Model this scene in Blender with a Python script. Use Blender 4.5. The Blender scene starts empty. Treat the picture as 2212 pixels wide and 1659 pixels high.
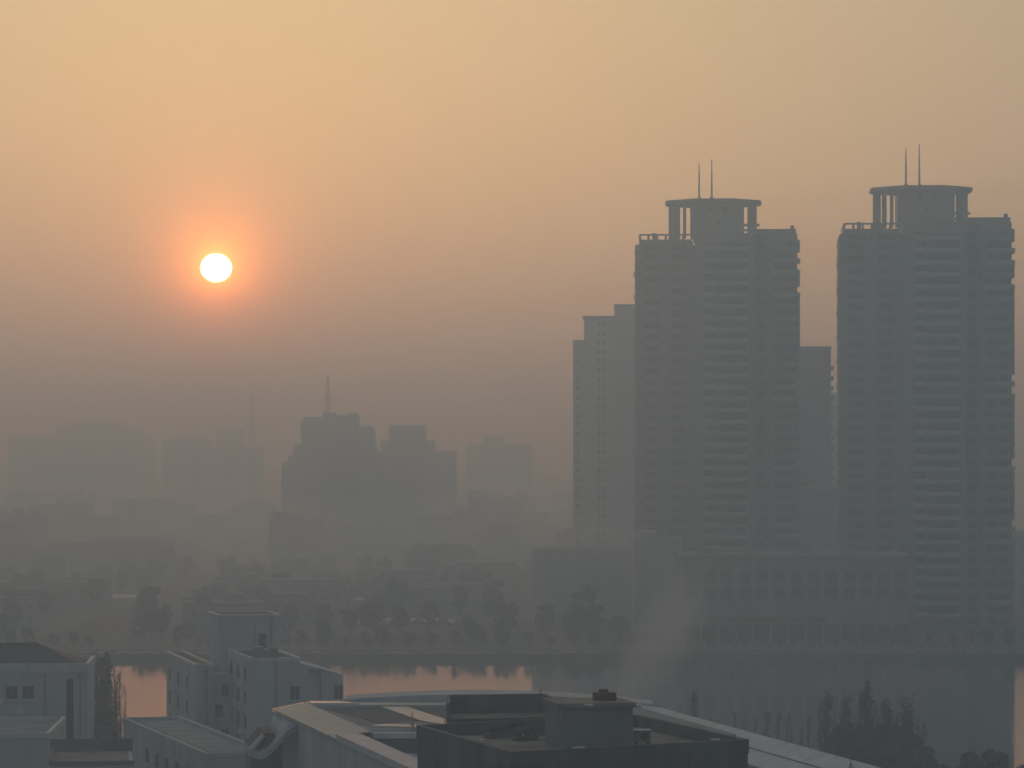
import bpy, bmesh, math, random
from mathutils import Vector, Matrix
R = math.radians
SC = bpy.context.scene
COL = SC.collection

DENS_LOW = 0.001176470588235294
SKY_AIR = 1.0
SKY_DUST = 4.5
SKY_OZ = 2.5
SKY_STR = 0.06
SKY_SAT = 1.08
SKY_HUE = 0.5
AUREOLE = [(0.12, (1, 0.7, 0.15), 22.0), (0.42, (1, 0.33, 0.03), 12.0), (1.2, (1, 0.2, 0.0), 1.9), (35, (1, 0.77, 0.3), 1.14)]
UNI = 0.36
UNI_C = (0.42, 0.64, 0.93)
SUN_E = 1.12
SUN_C = (1, 0.64, 0.47)
SUN_L = 30.0
EXPO = -1.15
DENS = 0.0013513513513513514
ANIS = 0.56
HCOL = (0.5, 0.765, 1.0)
HABS = 0.58
TOP = 128

# ---------------------------------------------------------------- camera, sky, sun, exposure
F = 7400.0          # focal length in units of a 2212-wide picture
HX, HY = 1106.0, 973.0
EYE = 45.0
cam_d = bpy.data.cameras.new('camera'); cam = bpy.data.objects.new('camera', cam_d); COL.objects.link(cam)
cam.location = (0, 0, EYE); cam.rotation_euler = (R(90), 0, 0)
cam_d.sensor_width = 36; cam_d.lens = 36 * F / 2212
cam_d.shift_y = (973 - 829.5) / 2212
cam_d.clip_start = 1; cam_d.clip_end = 60000
SC.camera = cam

SUN_AZ = math.atan2(467 - HX, F)               # to the left of straight ahead
SUN_EL = math.atan2(HY - 580, F)
sun_dir = Vector((math.sin(SUN_AZ) * math.cos(SUN_EL), math.cos(SUN_AZ) * math.cos(SUN_EL), math.sin(SUN_EL)))
wd = bpy.data.worlds.new('World'); SC.world = wd; wd.use_nodes = True
nt = wd.node_tree; N = nt.nodes; L = nt.links
bg = N['Background']
sky = N.new('ShaderNodeTexSky'); sky.sky_type = 'NISHITA'; sky.sun_disc = False
sky.sun_elevation = SUN_EL; sky.sun_rotation = SUN_AZ
sky.altitude = 0; sky.air_density = SKY_AIR; sky.dust_density = SKY_DUST; sky.ozone_density = SKY_OZ
hs = N.new('ShaderNodeHueSaturation'); hs.inputs['Saturation'].default_value = SKY_SAT; hs.inputs['Hue'].default_value = SKY_HUE; L.new(sky.outputs[0], hs.inputs['Color']); L.new(hs.outputs[0], bg.inputs[0])
bg.inputs[1].default_value = SKY_STR

sd = bpy.data.lights.new('sun_lamp', 'SUN'); so = bpy.data.objects.new('sun_lamp', sd); COL.objects.link(so)
sd.energy = SUN_E; sd.angle = R(0.53); sd.color = SUN_C
lamp_dir = Vector((math.sin(SUN_AZ) * math.cos(SUN_EL + R(.7)), math.cos(SUN_AZ) * math.cos(SUN_EL + R(.7)), math.sin(SUN_EL + R(.7))))
so.rotation_euler = lamp_dir.to_track_quat('Z', 'Y').to_euler()

SC.view_settings.view_transform = 'Standard'; SC.view_settings.look = 'None'
SC.view_settings.exposure = EXPO; SC.view_settings.gamma = 1
SC.cycles.use_denoising = True
SC.cycles.volume_bounces = 6
SC.cycles.max_bounces = 8

# aureole of the low sun in the dusty upper air (a property of the sky, fixed in world directions)
tc = N.new('ShaderNodeTexCoord')
sub = N.new('ShaderNodeVectorMath'); sub.operation = 'SUBTRACT'; sub.inputs[1].default_value = sun_dir
ln = N.new('ShaderNodeVectorMath'); ln.operation = 'LENGTH'
L.new(tc.outputs['Generated'], sub.inputs[0]); L.new(sub.outputs[0], ln.inputs[0])
def lobe(width, col, amp):
    a = N.new('ShaderNodeMath'); a.operation = 'MULTIPLY'; a.inputs[1].default_value = -1 / R(width); L.new(ln.outputs['Value'], a.inputs[0])
    e = N.new('ShaderNodeMath'); e.operation = 'EXPONENT'; L.new(a.outputs[0], e.inputs[0])
    m = N.new('ShaderNodeMath'); m.operation = 'MULTIPLY'; m.inputs[1].default_value = amp; L.new(e.outputs[0], m.inputs[0])
    b = N.new('ShaderNodeBackground'); b.inputs[0].default_value = (*col, 1); L.new(m.outputs[0], b.inputs[1])
    return b
out = N['World Output']; cur = bg
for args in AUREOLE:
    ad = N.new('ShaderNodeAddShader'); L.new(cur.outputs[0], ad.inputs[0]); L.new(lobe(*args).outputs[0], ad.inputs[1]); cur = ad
# even skylight of the thick upper haze, which the single-scattering sky model lacks
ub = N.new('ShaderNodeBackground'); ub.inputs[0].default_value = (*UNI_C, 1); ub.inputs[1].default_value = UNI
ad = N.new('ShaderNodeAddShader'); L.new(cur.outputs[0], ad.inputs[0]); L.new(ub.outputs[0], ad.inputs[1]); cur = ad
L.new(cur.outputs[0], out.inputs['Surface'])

sm = bpy.data.materials.new('sun_fire'); sm.use_nodes = True
snt = sm.node_tree; snt.nodes.clear()
e_ = snt.nodes.new('ShaderNodeEmission'); e_.inputs[0].default_value = (1.0, 0.86, 0.6, 1); e_.inputs[1].default_value = SUN_L
snt.links.new(e_.outputs[0], snt.nodes.new('ShaderNodeOutputMaterial').inputs[0])
bm = bmesh.new(); bmesh.ops.create_uvsphere(bm, u_segments=64, v_segments=32, radius=1)
for f in bm.faces: f.smooth = True
me = bpy.data.meshes.new('sun'); bm.to_mesh(me); bm.free(); me.materials.append(sm)
sun_ob = bpy.data.objects.new('sun', me); COL.objects.link(sun_ob)
D_SUN = 30000
sun_ob.location = Vector((0, 0, EYE)) + sun_dir * D_SUN
sun_ob.scale = (D_SUN * 34 / F, D_SUN * 34 / F, D_SUN * 31 / F)

sun_ob['label'] = 'blazing white setting sun with an orange glow'; sun_ob['category'] = 'sun'

# ---------------------------------------------------------------- helpers
rnd = random.Random(7)
def PX(px, d): return (px - HX) / F * d            # world x of a picture column at distance d
def PZ(py, d): return EYE + (HY - py) / F * d      # world height of a picture row at distance d

def tag(o, label=None, cat=None, group=None, kind=None):
    if label: o['label'] = label
    if cat: o['category'] = cat
    if group: o['group'] = group
    if kind: o['kind'] = kind
    return o

def empty(name, loc=(0, 0, 0), rz=0.0, label=None, cat=None, group=None):
    o = bpy.data.objects.new(name, None); COL.objects.link(o)
    o.location = loc; o.rotation_euler = (0, 0, rz); o.empty_display_size = 0.5
    return tag(o, label, cat, group)

def copy_tree(o, parent=None):
    c = o.copy(); COL.objects.link(c)
    c.parent = parent
    for ch in [k for k in ALL if k.parent is o]:
        ALL.append(copy_tree(ch, c))
    return c
ALL = []                                            # every child made, so copies need no scene search

class MB:
    """collects solids into one mesh"""
    def __init__(s): s.bm = bmesh.new()
    def quad(s, *p):
        s.bm.faces.new([s.bm.verts.new(q) for q in p]); return s
    def box(s, x0, x1, y0, y1, z0, z1):
        v = [s.bm.verts.new((x, y, z)) for z in (z0, z1) for x, y in ((x0, y0), (x1, y0), (x1, y1), (x0, y1))]
        for f in ((3, 2, 1, 0), (4, 5, 6, 7), (0, 1, 5, 4), (1, 2, 6, 5), (2, 3, 7, 6), (3, 0, 4, 7)):
            s.bm.faces.new([v[i] for i in f])
        return s
    def prism(s, poly, z0, z1):
        """poly: counter-clockwise xy points; z0, z1 numbers or functions of (x, y)"""
        f0 = z0 if callable(z0) else (lambda x, y: z0); f1 = z1 if callable(z1) else (lambda x, y: z1)
        a = [s.bm.verts.new((x, y, f0(x, y))) for x, y in poly]; b = [s.bm.verts.new((x, y, f1(x, y))) for x, y in poly]
        n = len(poly)
        s.bm.faces.new(a[::-1]); s.bm.faces.new(b)
        for i in range(n): s.bm.faces.new((a[i], a[(i + 1) % n], b[(i + 1) % n], b[i]))
        return s
    def side(s, prof, y0, y1, map=None):
        """profile in (x, z) extruded from y0 to y1"""
        m = map or (lambda x, y, z: (x, y, z))
        a = [s.bm.verts.new(m(x, y0, z)) for x, z in prof]; b = [s.bm.verts.new(m(x, y1, z)) for x, z in prof]
        n = len(prof)
        s.bm.faces.new(a); s.bm.faces.new(b[::-1])
        for i in range(n): s.bm.faces.new((a[(i + 1) % n], a[i], b[i], b[(i + 1) % n]))
        return s
    def tube(s, p, q, r0, r1=None, n=6, caps=True):
        r1 = r0 if r1 is None else r1
        p, q = Vector(p), Vector(q); d = (q - p).normalized()
        e = d.orthogonal().normalized(); g = d.cross(e)
        a = [s.bm.verts.new(p + (e * math.cos(t) + g * math.sin(t)) * r0) for t in [2 * math.pi * i / n for i in range(n)]]
        b = [s.bm.verts.new(q + (e * math.cos(t) + g * math.sin(t)) * r1) for t in [2 * math.pi * i / n for i in range(n)]]
        for i in range(n): s.bm.faces.new((a[i], a[(i + 1) % n], b[(i + 1) % n], b[i]))
        if caps: s.bm.faces.new(a[::-1]); s.bm.faces.new(b)
        return s
    def build(s, name, mat, parent=None, smooth=False):
        bmesh.ops.recalc_face_normals(s.bm, faces=s.bm.faces)
        me = bpy.data.meshes.new(name); s.bm.to_mesh(me); s.bm.free()
        me.materials.append(mat)
        if smooth:
            for p in me.polygons: p.use_smooth = True
        o = bpy.data.objects.new(name, me); COL.objects.link(o)
        o.parent = parent
        if parent is not None: ALL.append(o)
        return o

def inst(src, parent, loc=(0, 0, 0), rz=None, label=None):
    """another part with the same mesh"""
    o = bpy.data.objects.new(src.name.split('.')[0], src.data); COL.objects.link(o)
    o.parent = parent; o.location = loc
    if rz is not None: o.rotation_euler = (0, 0, rz)
    ALL.append(o); return o

# ---------------------------------------------------------------- materials
def mat(name, col, rough=0.8, var=0.25, scale=0.5, spec=0.3, metal=0.0, streak=0.0, bump=0.0):
    m = bpy.data.materials.new(name); m.use_nodes = True
    t = m.node_tree; n = t.nodes; l = t.links; b = n['Principled BSDF']
    b.inputs['Roughness'].default_value = rough; b.inputs['Metallic'].default_value = metal
    b.inputs['Specular IOR Level'].default_value = spec
    tc = n.new('ShaderNodeTexCoord'); mp = n.new('ShaderNodeMapping'); l.new(tc.outputs['Object'], mp.inputs[0])
    mp.inputs['Scale'].default_value = (1, 1, 0.25 if streak else 1)          # rain streaks run down the walls
    nz = n.new('ShaderNodeTexNoise'); nz.inputs['Scale'].default_value = scale; nz.inputs['Detail'].default_value = 6
    nz.inputs['Roughness'].default_value = 0.62
    l.new(mp.outputs[0], nz.inputs['Vector'])
    cr = n.new('ShaderNodeValToRGB'); cr.color_ramp.elements[0].position = 0.3; cr.color_ramp.elements[1].position = 0.72
    lo = tuple(c * (1 - var) for c in col); hi = tuple(min(1, c * (1 + var)) for c in col)
    cr.color_ramp.elements[0].color = (*lo, 1); cr.color_ramp.elements[1].color = (*hi, 1)
    l.new(nz.outputs['Fac'], cr.inputs[0]); l.new(cr.outputs[0], b.inputs['Base Color'])
    if bump:
        bp = n.new('ShaderNodeBump'); bp.inputs['Strength'].default_value = bump; bp.inputs['Distance'].default_value = 0.05
        n2 = n.new('ShaderNodeTexNoise'); n2.inputs['Scale'].default_value = scale * 9; n2.inputs['Detail'].default_value = 4
        l.new(tc.outputs['Object'], n2.inputs['Vector']); l.new(n2.outputs['Fac'], bp.inputs['Height']); l.new(bp.outputs[0], b.inputs['Normal'])
    return m

def window_wall(name, col, glass, w=3.2, h=3.1):
    """a far facade whose rows of small windows are a pattern of its own"""
    m = mat(name, col, 0.85, 0.2, 0.15, streak=1)
    t = m.node_tree; n = t.nodes; l = t.links; b = n['Principled BSDF']
    src = b.inputs['Base Color'].links[0].from_socket
    tc = n.new('ShaderNodeTexCoord'); sx = n.new('ShaderNodeSeparateXYZ'); l.new(tc.outputs['Object'], sx.inputs[0])
    ad = n.new('ShaderNodeMath'); ad.operation = 'ADD'; l.new(sx.outputs[0], ad.inputs[0]); l.new(sx.outputs[1], ad.inputs[1])
    def band(sock, period, lo, hi):
        d = n.new('ShaderNodeMath'); d.operation = 'DIVIDE'; d.inputs[1].default_value = period; l.new(sock, d.inputs[0])
        f = n.new('ShaderNodeMath'); f.operation = 'FRACT'; l.new(d.outputs[0], f.inputs[0])
        a = n.new('ShaderNodeMath'); a.operation = 'GREATER_THAN'; a.inputs[1].default_value = lo; l.new(f.outputs[0], a.inputs[0])
        c = n.new('ShaderNodeMath'); c.operation = 'LESS_THAN'; c.inputs[1].default_value = hi; l.new(f.outputs[0], c.inputs[0])
        k = n.new('ShaderNodeMath'); k.operation = 'MULTIPLY'; l.new(a.outputs[0], k.inputs[0]); l.new(c.outputs[0], k.inputs[1]); return k
    k = n.new('ShaderNodeMath'); k.operation = 'MULTIPLY'
    l.new(band(ad.outputs[0], w, .25, .75).outputs[0], k.inputs[0]); l.new(band(sx.outputs[2], h, .3, .8).outputs[0], k.inputs[1])
    ge = n.new('ShaderNodeNewGeometry'); sn = n.new('ShaderNodeSeparateXYZ'); l.new(ge.outputs['Normal'], sn.inputs[0])
    ab = n.new('ShaderNodeMath'); ab.operation = 'LESS_THAN'; ab.inputs[1].default_value = .5; l.new(sn.outputs[2], ab.inputs[0])
    k2 = n.new('ShaderNodeMath'); k2.operation = 'MULTIPLY'; l.new(k.outputs[0], k2.inputs[0]); l.new(ab.outputs[0], k2.inputs[1])
    mx = n.new('ShaderNodeMix'); mx.data_type = 'RGBA'; l.new(k2.outputs[0], mx.inputs[0]); l.new(src, mx.inputs[6]); mx.inputs[7].default_value = (*glass, 1)
    l.new(mx.outputs[2], b.inputs['Base Color'])
    return m

M = dict(
    white=mat('white_render', (.52, .54, .56), .85, .24, .3, streak=1),
    white2=mat('white_coping', (.62, .63, .64), .65, .2, .6, streak=1),
    pale=mat('pale_metal_roof', (.55, .54, .50), .38, .18, .5, spec=.5),
    rib=mat('ribbed_sheet', (.62, .62, .57), .45, .2, .4, spec=.5),
    greyroof=mat('grey_membrane', (.30, .31, .325), .9, .3, .25, spec=.05),
    paleroof=mat('pale_membrane', (.34, .35, .36), .9, .25, .25, spec=.05),
    dullwhite=mat('dull_render', (.46, .475, .49), .85, .2, .3, streak=1),
    darkpanel=mat('dark_roof_panel', (.10, .11, .12), .85, .35, .5, spec=.1),
    concrete=mat('old_concrete', (.16, .165, .16), .9, .35, .3, streak=1, bump=.3),
    concrete2=mat('stained_concrete', (.24, .245, .25), .9, .3, .4, streak=1, bump=.3),
    deck=mat('roof_screed', (.30, .26, .22), .95, .35, .35, bump=.4, spec=.1),
    tar=mat('tar_roof', (.07, .07, .075), .85, .4, .6, bump=.3),
    tiles=mat('dark_roof_tiles', (.06, .06, .065), .8, .35, .8, bump=.5),
    towerglass=mat('tinted_glass', (.07, .08, .09), .4, .5, .15, spec=.12),
    tower=mat('tower_cladding', (.235, .25, .275), .8, .22, .12, streak=1),
    towerpale=mat('tower_balcony', (.42, .43, .44), .75, .15, .4),
    towerpale2=mat('glazed_balcony', (.27, .275, .28), .6, .3, .4),
    towerroof=mat('tower_crown', (.24, .25, .265), .7, .2, .3),
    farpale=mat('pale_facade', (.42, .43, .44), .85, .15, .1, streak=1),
    glass=mat('window_glass', (.02, .022, .025), .35, .3, .3, spec=.12),
    frame=mat('window_frame', (.30, .31, .32), .5, .1, 2),
    metal=mat('galvanised_steel', (.25, .25, .26), .45, .2, 2, metal=.6),
    rust=mat('rusty_red', (.13, .06, .045), .8, .4, 2),
    paint=mat('white_enamel', (.75, .76, .76), .35, .08, 2),
    carwhite=mat('white_car_paint', (.70, .71, .72), .25, .05, 1, spec=.6),
    cardark=mat('dark_car_paint', (.06, .07, .09), .25, .1, 1, spec=.6),
    carred=mat('red_car_paint', (.28, .03, .03), .25, .1, 1, spec=.6),
    rubber=mat('tyre_rubber', (.02, .02, .02), .9, .2, 3),
    bark=mat('bark', (.11, .095, .08), .95, .4, 2),
    leafdark=mat('dark_foliage', (.085, .095, .07), .9, .45, .6),
    leafbrown=mat('winter_foliage', (.14, .13, .105), .9, .4, .6),
    asphalt=mat('asphalt', (.05, .05, .052), .9, .3, .2),
    paving=mat('paving', (.22, .21, .20), .9, .25, .3),
    marking=mat('road_paint', (.7, .7, .68), .7, .2, .6),
    wall_grey=window_wall('grey_block_facade', (.30, .305, .31), (.2, .205, .21)),  # block facades: walls lightened, panes close in tone, haze put into the colour
    wall_tan=window_wall('tan_block_facade', (.31, .30, .285), (.2, .195, .19), 2.8, 3.0),
    wall_brown=window_wall('brown_block_facade', (.25, .235, .22), (.17, .16, .15), 3.6, 3.2),
    wall_white=window_wall('white_block_facade', (.46, .47, .48), (.07, .075, .08), 3.0, 3.0),
    roofdark=mat('far_dark_roof', (.2, .2, .2), .9, .3, .1),
    roofwhite=mat('far_white_roof', (.72, .72, .70), .4, .1, .1, spec=.5),
)

# ---------------------------------------------------------------- the setting: ground, river, roads
Y_NEAR, Y_FAR = 432.0, 757.0
def ground_mat():
    m = mat('city_ground', (.10, .10, .09), .95, .45, .012)
    t = m.node_tree; n = t.nodes; l = t.links; b = n['Principled BSDF']
    v = n.new('ShaderNodeTexVoronoi'); v.inputs['Scale'].default_value = .02
    tc = n.new('ShaderNodeTexCoord'); l.new(tc.outputs['Object'], v.inputs['Vector'])
    src = b.inputs['Base Color'].links[0].from_socket
    cr = n.new('ShaderNodeValToRGB'); e = cr.color_ramp.elements
    e[0].color = (.05, .055, .04, 1); e[1].color = (.16, .155, .15, 1)
    sp = n.new('ShaderNodeSeparateColor'); l.new(v.outputs['Color'], sp.inputs[0]); l.new(sp.outputs[0], cr.inputs[0])
    mx = n.new('ShaderNodeMix'); mx.data_type = 'RGBA'; mx.inputs[0].default_value = .6
    l.new(src, mx.inputs[6]); l.new(cr.outputs[0], mx.inputs[7]); l.new(mx.outputs[2], b.inputs['Base Color'])
    return m
g = MB()
rows = [(-300, 0), (Y_NEAR - 1, 0), (Y_NEAR + 3, -2.4), (Y_FAR - .6, -2.4), (Y_FAR, 0), (1200, 0), (2500, 0), (9000, 0)]
xs = [-7500, -1500, -300, 0, 300, 1500, 7500]
for (ya, za), (yb, zb) in zip(rows, rows[1:]):
    for xa, xb in zip(xs, xs[1:]): g.quad((xa, ya, za), (xb, ya, za), (xb, yb, zb), (xa, yb, zb))
bmesh.ops.remove_doubles(g.bm, verts=g.bm.verts, dist=.01)
ground = tag(g.build('ground', ground_mat()), kind='structure')

def water_mat():
    m = bpy.data.materials.new('river_water'); m.use_nodes = True
    t = m.node_tree; n = t.nodes; l = t.links; b = n['Principled BSDF']
    b.inputs['Base Color'].default_value = (.02, .025, .025, 1); b.inputs['Roughness'].default_value = .06; b.inputs['IOR'].default_value = 1.33
    tc = n.new('ShaderNodeTexCoord'); mp = n.new('ShaderNodeMapping'); mp.inputs['Scale'].default_value = (.35, .9, 1); l.new(tc.outputs['Object'], mp.inputs[0])
    nz = n.new('ShaderNodeTexNoise'); nz.inputs['Scale'].default_value = .8; nz.inputs['Detail'].default_value = 5; l.new(mp.outputs[0], nz.inputs['Vector'])
    bp = n.new('ShaderNodeBump'); bp.inputs['Strength'].default_value = .12; bp.inputs['Distance'].default_value = .05
    l.new(nz.outputs['Fac'], bp.inputs['Height']); l.new(bp.outputs[0], b.inputs['Normal'])
    return m
w = MB()
for xa, xb in zip(xs, xs[1:]): w.quad((xa, Y_NEAR + .4, -1.3), (xb, Y_NEAR + .4, -1.3), (xb, Y_FAR - .25, -1.3), (xa, Y_FAR - .25, -1.3))
tag(w.build('water', water_mat()), kind='structure')

def strip(name, x0, x1, y0, y1, z, m): return tag(MB().box(x0, x1, y0, y1, z - .3, z).build(name, m), kind='structure')
strip('promenade', -600, 600, Y_FAR + .5, Y_FAR + 7, .14, M['paving'])
strip('riverside_road', -600, 600, Y_FAR + 7.05, Y_FAR + 16, .004, M['asphalt'])
mk = MB()
for i in range(-60, 60): mk.box(i * 8, i * 8 + 3.5, Y_FAR + 11.4, Y_FAR + 11.6, -.02, .009)
tag(mk.build('road_marking', M['marking']), kind='structure')
strip('pavement', -600, 600, Y_FAR + 16.05, Y_FAR + 19, .13, M['paving'])
strip('avenue', -700, 500, 1292, 1308, .006, M['asphalt'])
strip('cross_street', -112, -98, 777, 1291.9, .007, M['asphalt'])
strip('car_park', -55, -10, 872, 905, .008, M['asphalt'])

# ---------------------------------------------------------------- trees
def leaf_cloud(mb, c, rad, n, size, r):
    for _ in range(n):
        while True:
            p = Vector((r.uniform(-1, 1), r.uniform(-1, 1), r.uniform(-1, 1)))
            if p.length <= 1 and r.random() < .25 + .75 * p.length: break
        p = Vector((c[0] + p.x * rad[0], c[1] + p.y * rad[1], c[2] + p.z * rad[2]))
        a = Vector((r.gauss(0, 1), r.gauss(0, 1), r.gauss(0, 1))).normalized(); b = a.orthogonal().normalized()
        k = size * r.uniform(.6, 1.3)
        b = (b + a.cross(b) * r.uniform(-1, 1)).normalized(); c2 = a.cross(b) * k * .7; b = b * k
        mb.bm.faces.new([mb.bm.verts.new(p + q) for q in (b, c2, -b, -c2)])

def broad_tree(h, w, seed, leaf=.38, n=60, clumps=24, m='leafdark'):
    r = random.Random(seed); t = empty('tree')
    tr = MB(); tr.tube((0, 0, -.2), (r.uniform(-.2, .2), 0, h * .4), .028 * h, .018 * h, 8)
    cr = MB()
    for i in range(clumps):
        a = r.uniform(0, 6.283); zz = r.uniform(.28, .92); ww = w * (1 - (abs(zz - .55) / .5) ** 2 * .6)
        q = (math.cos(a) * ww * r.uniform(.25, .85), math.sin(a) * ww * r.uniform(.25, .85), h * zz)
        s = r.uniform(.2, .36) * w
        leaf_cloud(cr, q, (s, s, s * .8), n, leaf, r)
        if i < 7: tr.tube((0, 0, h * r.uniform(.25, .4)), (q[0] * .85, q[1] * .85, q[2]), .011 * h, .004 * h, 5)
    tr.build('trunk', M['bark'], t); cr.build('crown', M[m], t)
    return t

def poplar(h, w, seed, dens=1.0, m='leafbrown', leaves=3):
    """tall winter poplar: upright branches, fine twigs, few leaves"""
    r = random.Random(seed); t = empty('poplar_tree')
    tr = MB(); cr = MB(); p = Vector((0, 0, -.2)); rad = .016 * h
    pts = [p]
    for i in range(8):
        q = Vector((pts[-1].x + r.uniform(-.12, .12), pts[-1].y + r.uniform(-.12, .12), h * (i + 1) / 8.3)); pts.append(q)
    for i, (a, b) in enumerate(zip(pts, pts[1:])): tr.tube(a, b, rad * (1 - i / 8.6), rad * (1 - (i + 1) / 8.6), 6)
    for i in range(int(58 * dens)):
        z = h * r.uniform(.16, .93); a = r.uniform(0, 6.283)
        k = pts[min(7, int(z / h * 8.3))]
        base = Vector((k.x, k.y, z)); ln = w * r.uniform(.8, 1.7) * (1.15 - .8 * z / h)
        tip = base + Vector((math.cos(a) * ln * .55, math.sin(a) * ln * .55, ln * r.uniform(1.0, 1.9)))
        tr.tube(base, tip, .012 * ln + .02, .012, 4, False)
        for j in range(9):
            f = r.uniform(.3, 1); b0 = base.lerp(tip, f)
            e = b0 + Vector((r.gauss(0, .3), r.gauss(0, .3), r.uniform(.2, .8))) * ln * .45
            cr.tube(b0, e, .02, .008, 3, False)
            leaf_cloud(cr, e, (.35, .35, .5), leaves, .13, r)
    tr.build('trunk', M['bark'], t); cr.build('crown', M[m], t)
    return t

def put(tree, x, y, s=1.0, rz=None, label=None, group=None, cat='tree', z=0.0, name=None):
    tree.location = (x, y, z); tree.scale = (s, s, s * rnd.uniform(.94, 1.06)); tree.rotation_euler = (0, 0, rnd.uniform(0, 6.28) if rz is None else rz)
    tag(tree, label, cat, group)
    if name: tree.name = name
    return tree
class Proto:
    def __init__(s, *made): s.made = list(made); s.used = set(); s.k = 0
    def next(s, i=None):
        i = (s.k if i is None else i) % len(s.made); s.k += 1
        if i in s.used: return copy_tree(s.made[i])
        s.used.add(i); return s.made[i]

# ---------------------------------------------------------------- the twin apartment towers
FL = 3.06
def make_tower():
    t = empty('apartment_tower')
    W = MB()
    # body: left wing, octagonal middle bay, deep recess, right wing
    W.prism([(-22.2, -9), (-21.2, -10), (-6.2, -10), (-6.2, 12), (-22.2, 12)], -1, 99.6)
    W.prism([(-6.19, -11.5), (-3.8, -14), (8.0, -14), (9.6, -12.4), (9.6, 14), (-6.19, 14)], -1, 102.6)
    W.prism([(9.61, -8), (13.2, -8), (13.2, 12.6), (9.61, 12.6)], -1, 102.0)
    W.prism([(13.21, -11), (20.4, -11), (21.2, -10.2), (21.2, 12), (13.21, 12)], -1, 102.4)
    for k in range(1, 33):                              # thin string course on every floor of the flat wing
        W.box(-22.35, -6.3, -10.12, -9.99, k * FL - .12, k * FL + .12)
        W.box(-22.36, -22.18, -9.0, 11.9, k * FL - .15, k * FL + .15)
    for x in (-21.2, -14.2, -7.0): W.box(x - .35, x + .35, -10.5, -10.0, 0, 99.5)
    W.build('wall', M['tower'], t)
    R_ = MB()
    R_.box(-22.0, -6.4, -9.6, 11.8, 99.62, 99.9); R_.box(9.7, 21.1, -10.6, 11.8, 102.42, 102.7)
    R_.build('roof', M['towerroof'], t)
    # open parapet frames on both wings: the sky shows through
    def frame(x0, x1, y, z0, z1, solid, n):
        P = MB()
        P.box(x0, x1, y - .2, y + .2, z1 - .45, z1); P.box(x0, x1, y - .2, y + .2, z0, z0 + solid)
        for i in range(n + 1):
            x = x0 + (x1 - x0) * i / n; P.box(x - .3, x + .3, y - .19, y + .19, z0 + solid - .02, z1 - .43)
        P.build('parapet', M['towerroof'], t)
    frame(-20.9, -7.0, -9.6, 99.9, 102.7, 1.3, 6); frame(-20.9, -7.0, 11.4, 99.9, 102.5, 1.0, 4)
    for y0, y1 in ((-9.39, -4), (3, 11.19)): MB().box(-21.1, -20.7, y0, y1, 99.9, 102.65).build('parapet', M['towerroof'], t)
    frame(10.2, 20.8, -10.4, 102.7, 103.9, .9, 5); frame(10.2, 20.8, 11.4, 102.7, 103.9, .7, 5)
    MB().box(20.5, 20.9, 2, 11.1, 102.7, 104.0).build('parapet', M['towerroof'], t)
    C = MB(); C.prism([(-7.4, -9), (-6.5, -10.4), (5.4, -10.4), (7, -9), (7, 8), (5.4, 9.6), (-6.5, 9.6), (-7.4, 8)], 102.61, 111.05)
    C.build('core', M['tower'], t)
    S = MB()
    for x in (-1.9, 1.9): S.box(x - .7, x + .7, -10.47, -10.38, 108.6, 109.8)
    S.box(-.5, .5, -10.47, -10.38, 105.2, 106.4)
    S.build('window', M['glass'], t)
    D = MB(); n = 8; rr = 14.0
    ring = [(-1.2 + rr * math.cos(2 * math.pi * (i + .5) / n), -.4 + rr * math.sin(2 * math.pi * (i + .5) / n)) for i in range(n)]
    D.prism(ring, 111.06, 111.75)
    D.prism([(-1.2 + (x + 1.2) * .97, -.4 + (y + .4) * .97) for x, y in ring], 111.751, 111.95)
    D.prism([(-1.2 + (x + 1.2) * .5, -.4 + (y + .4) * .5) for x, y in ring], 111.951, 112.4)
    D.build('crown_roof', M['towerroof'], t)
    for x, y, wd in ((-12.5, -2.6, .42), (-10.7, -6.6, .6), (-8.9, -8.9, .45), (9.6, -5.2, .85), (-12.85, 2.4, .42), (-11.6, 6.2, .5), (8.9, 5.4, .8), (-6, 11.2, .6), (4, 11.2, .6)):
        MB().box(x - wd, x + wd, y - wd, y + wd, 101.5, 111.04).build('column', M['towerroof'], t)
    B = MB(); B.box(7.05, 11.2, -4.6, -4.2, 105.0, 105.7); B.box(7.05, 11.2, 3.8, 4.2, 104.2, 104.8); B.build('tie_beam', M['towerroof'], t)
    for x, top in ((-5.0, 122.3), (-1.6, 123.2)):
        A = MB(); A.tube((x, -2, 112.4), (x, -2, 116.5), .27, .25, 8); A.tube((x, -2, 116.5), (x, -2, 119.6), .22, .2, 8); A.tube((x, -2, 119.6), (x, -2, top), .16, .13, 6)
        A.box(x - .5, x + .5, -2.5, -1.5, 112.4, 113.0); A.build('antenna', M['metal'], t)
    for q in ((19.4, 20.4, -8, -7, 102.7, 105.0), (-17.6, -16.6, -6, -5, 99.9, 103.2)): MB().box(*q).build('vent_stack', M['towerroof'], t)
    # balconies: pale parapet bands on the middle bay and the right wing
    mid = MB(); mid.box(-3.7, -.35, -15.5, -14.0, 0, .22); mid.box(.05, 8.0, -15.5, -14.0, 0, .22)
    mid.box(-3.7, -.35, -15.5, -15.3, .23, 1.25); mid.box(.05, 8.0, -15.5, -15.3, .23, 1.05)
    mid.box(-3.7, -3.55, -15.29, -14.0, .23, 1.25); mid.box(7.85, 8.0, -15.29, -14.0, .23, 1.05)
    right = MB(); right.box(14.4, 21.6, -12.0, -11.0, 0, .25); right.box(21.22, 21.95, -10.99, -4.0, 0, .25)
    right.box(14.4, 21.6, -12.0, -11.82, .26, 1.2); right.box(21.77, 21.95, -11.81, -4.0, .26, 1.2)
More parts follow.
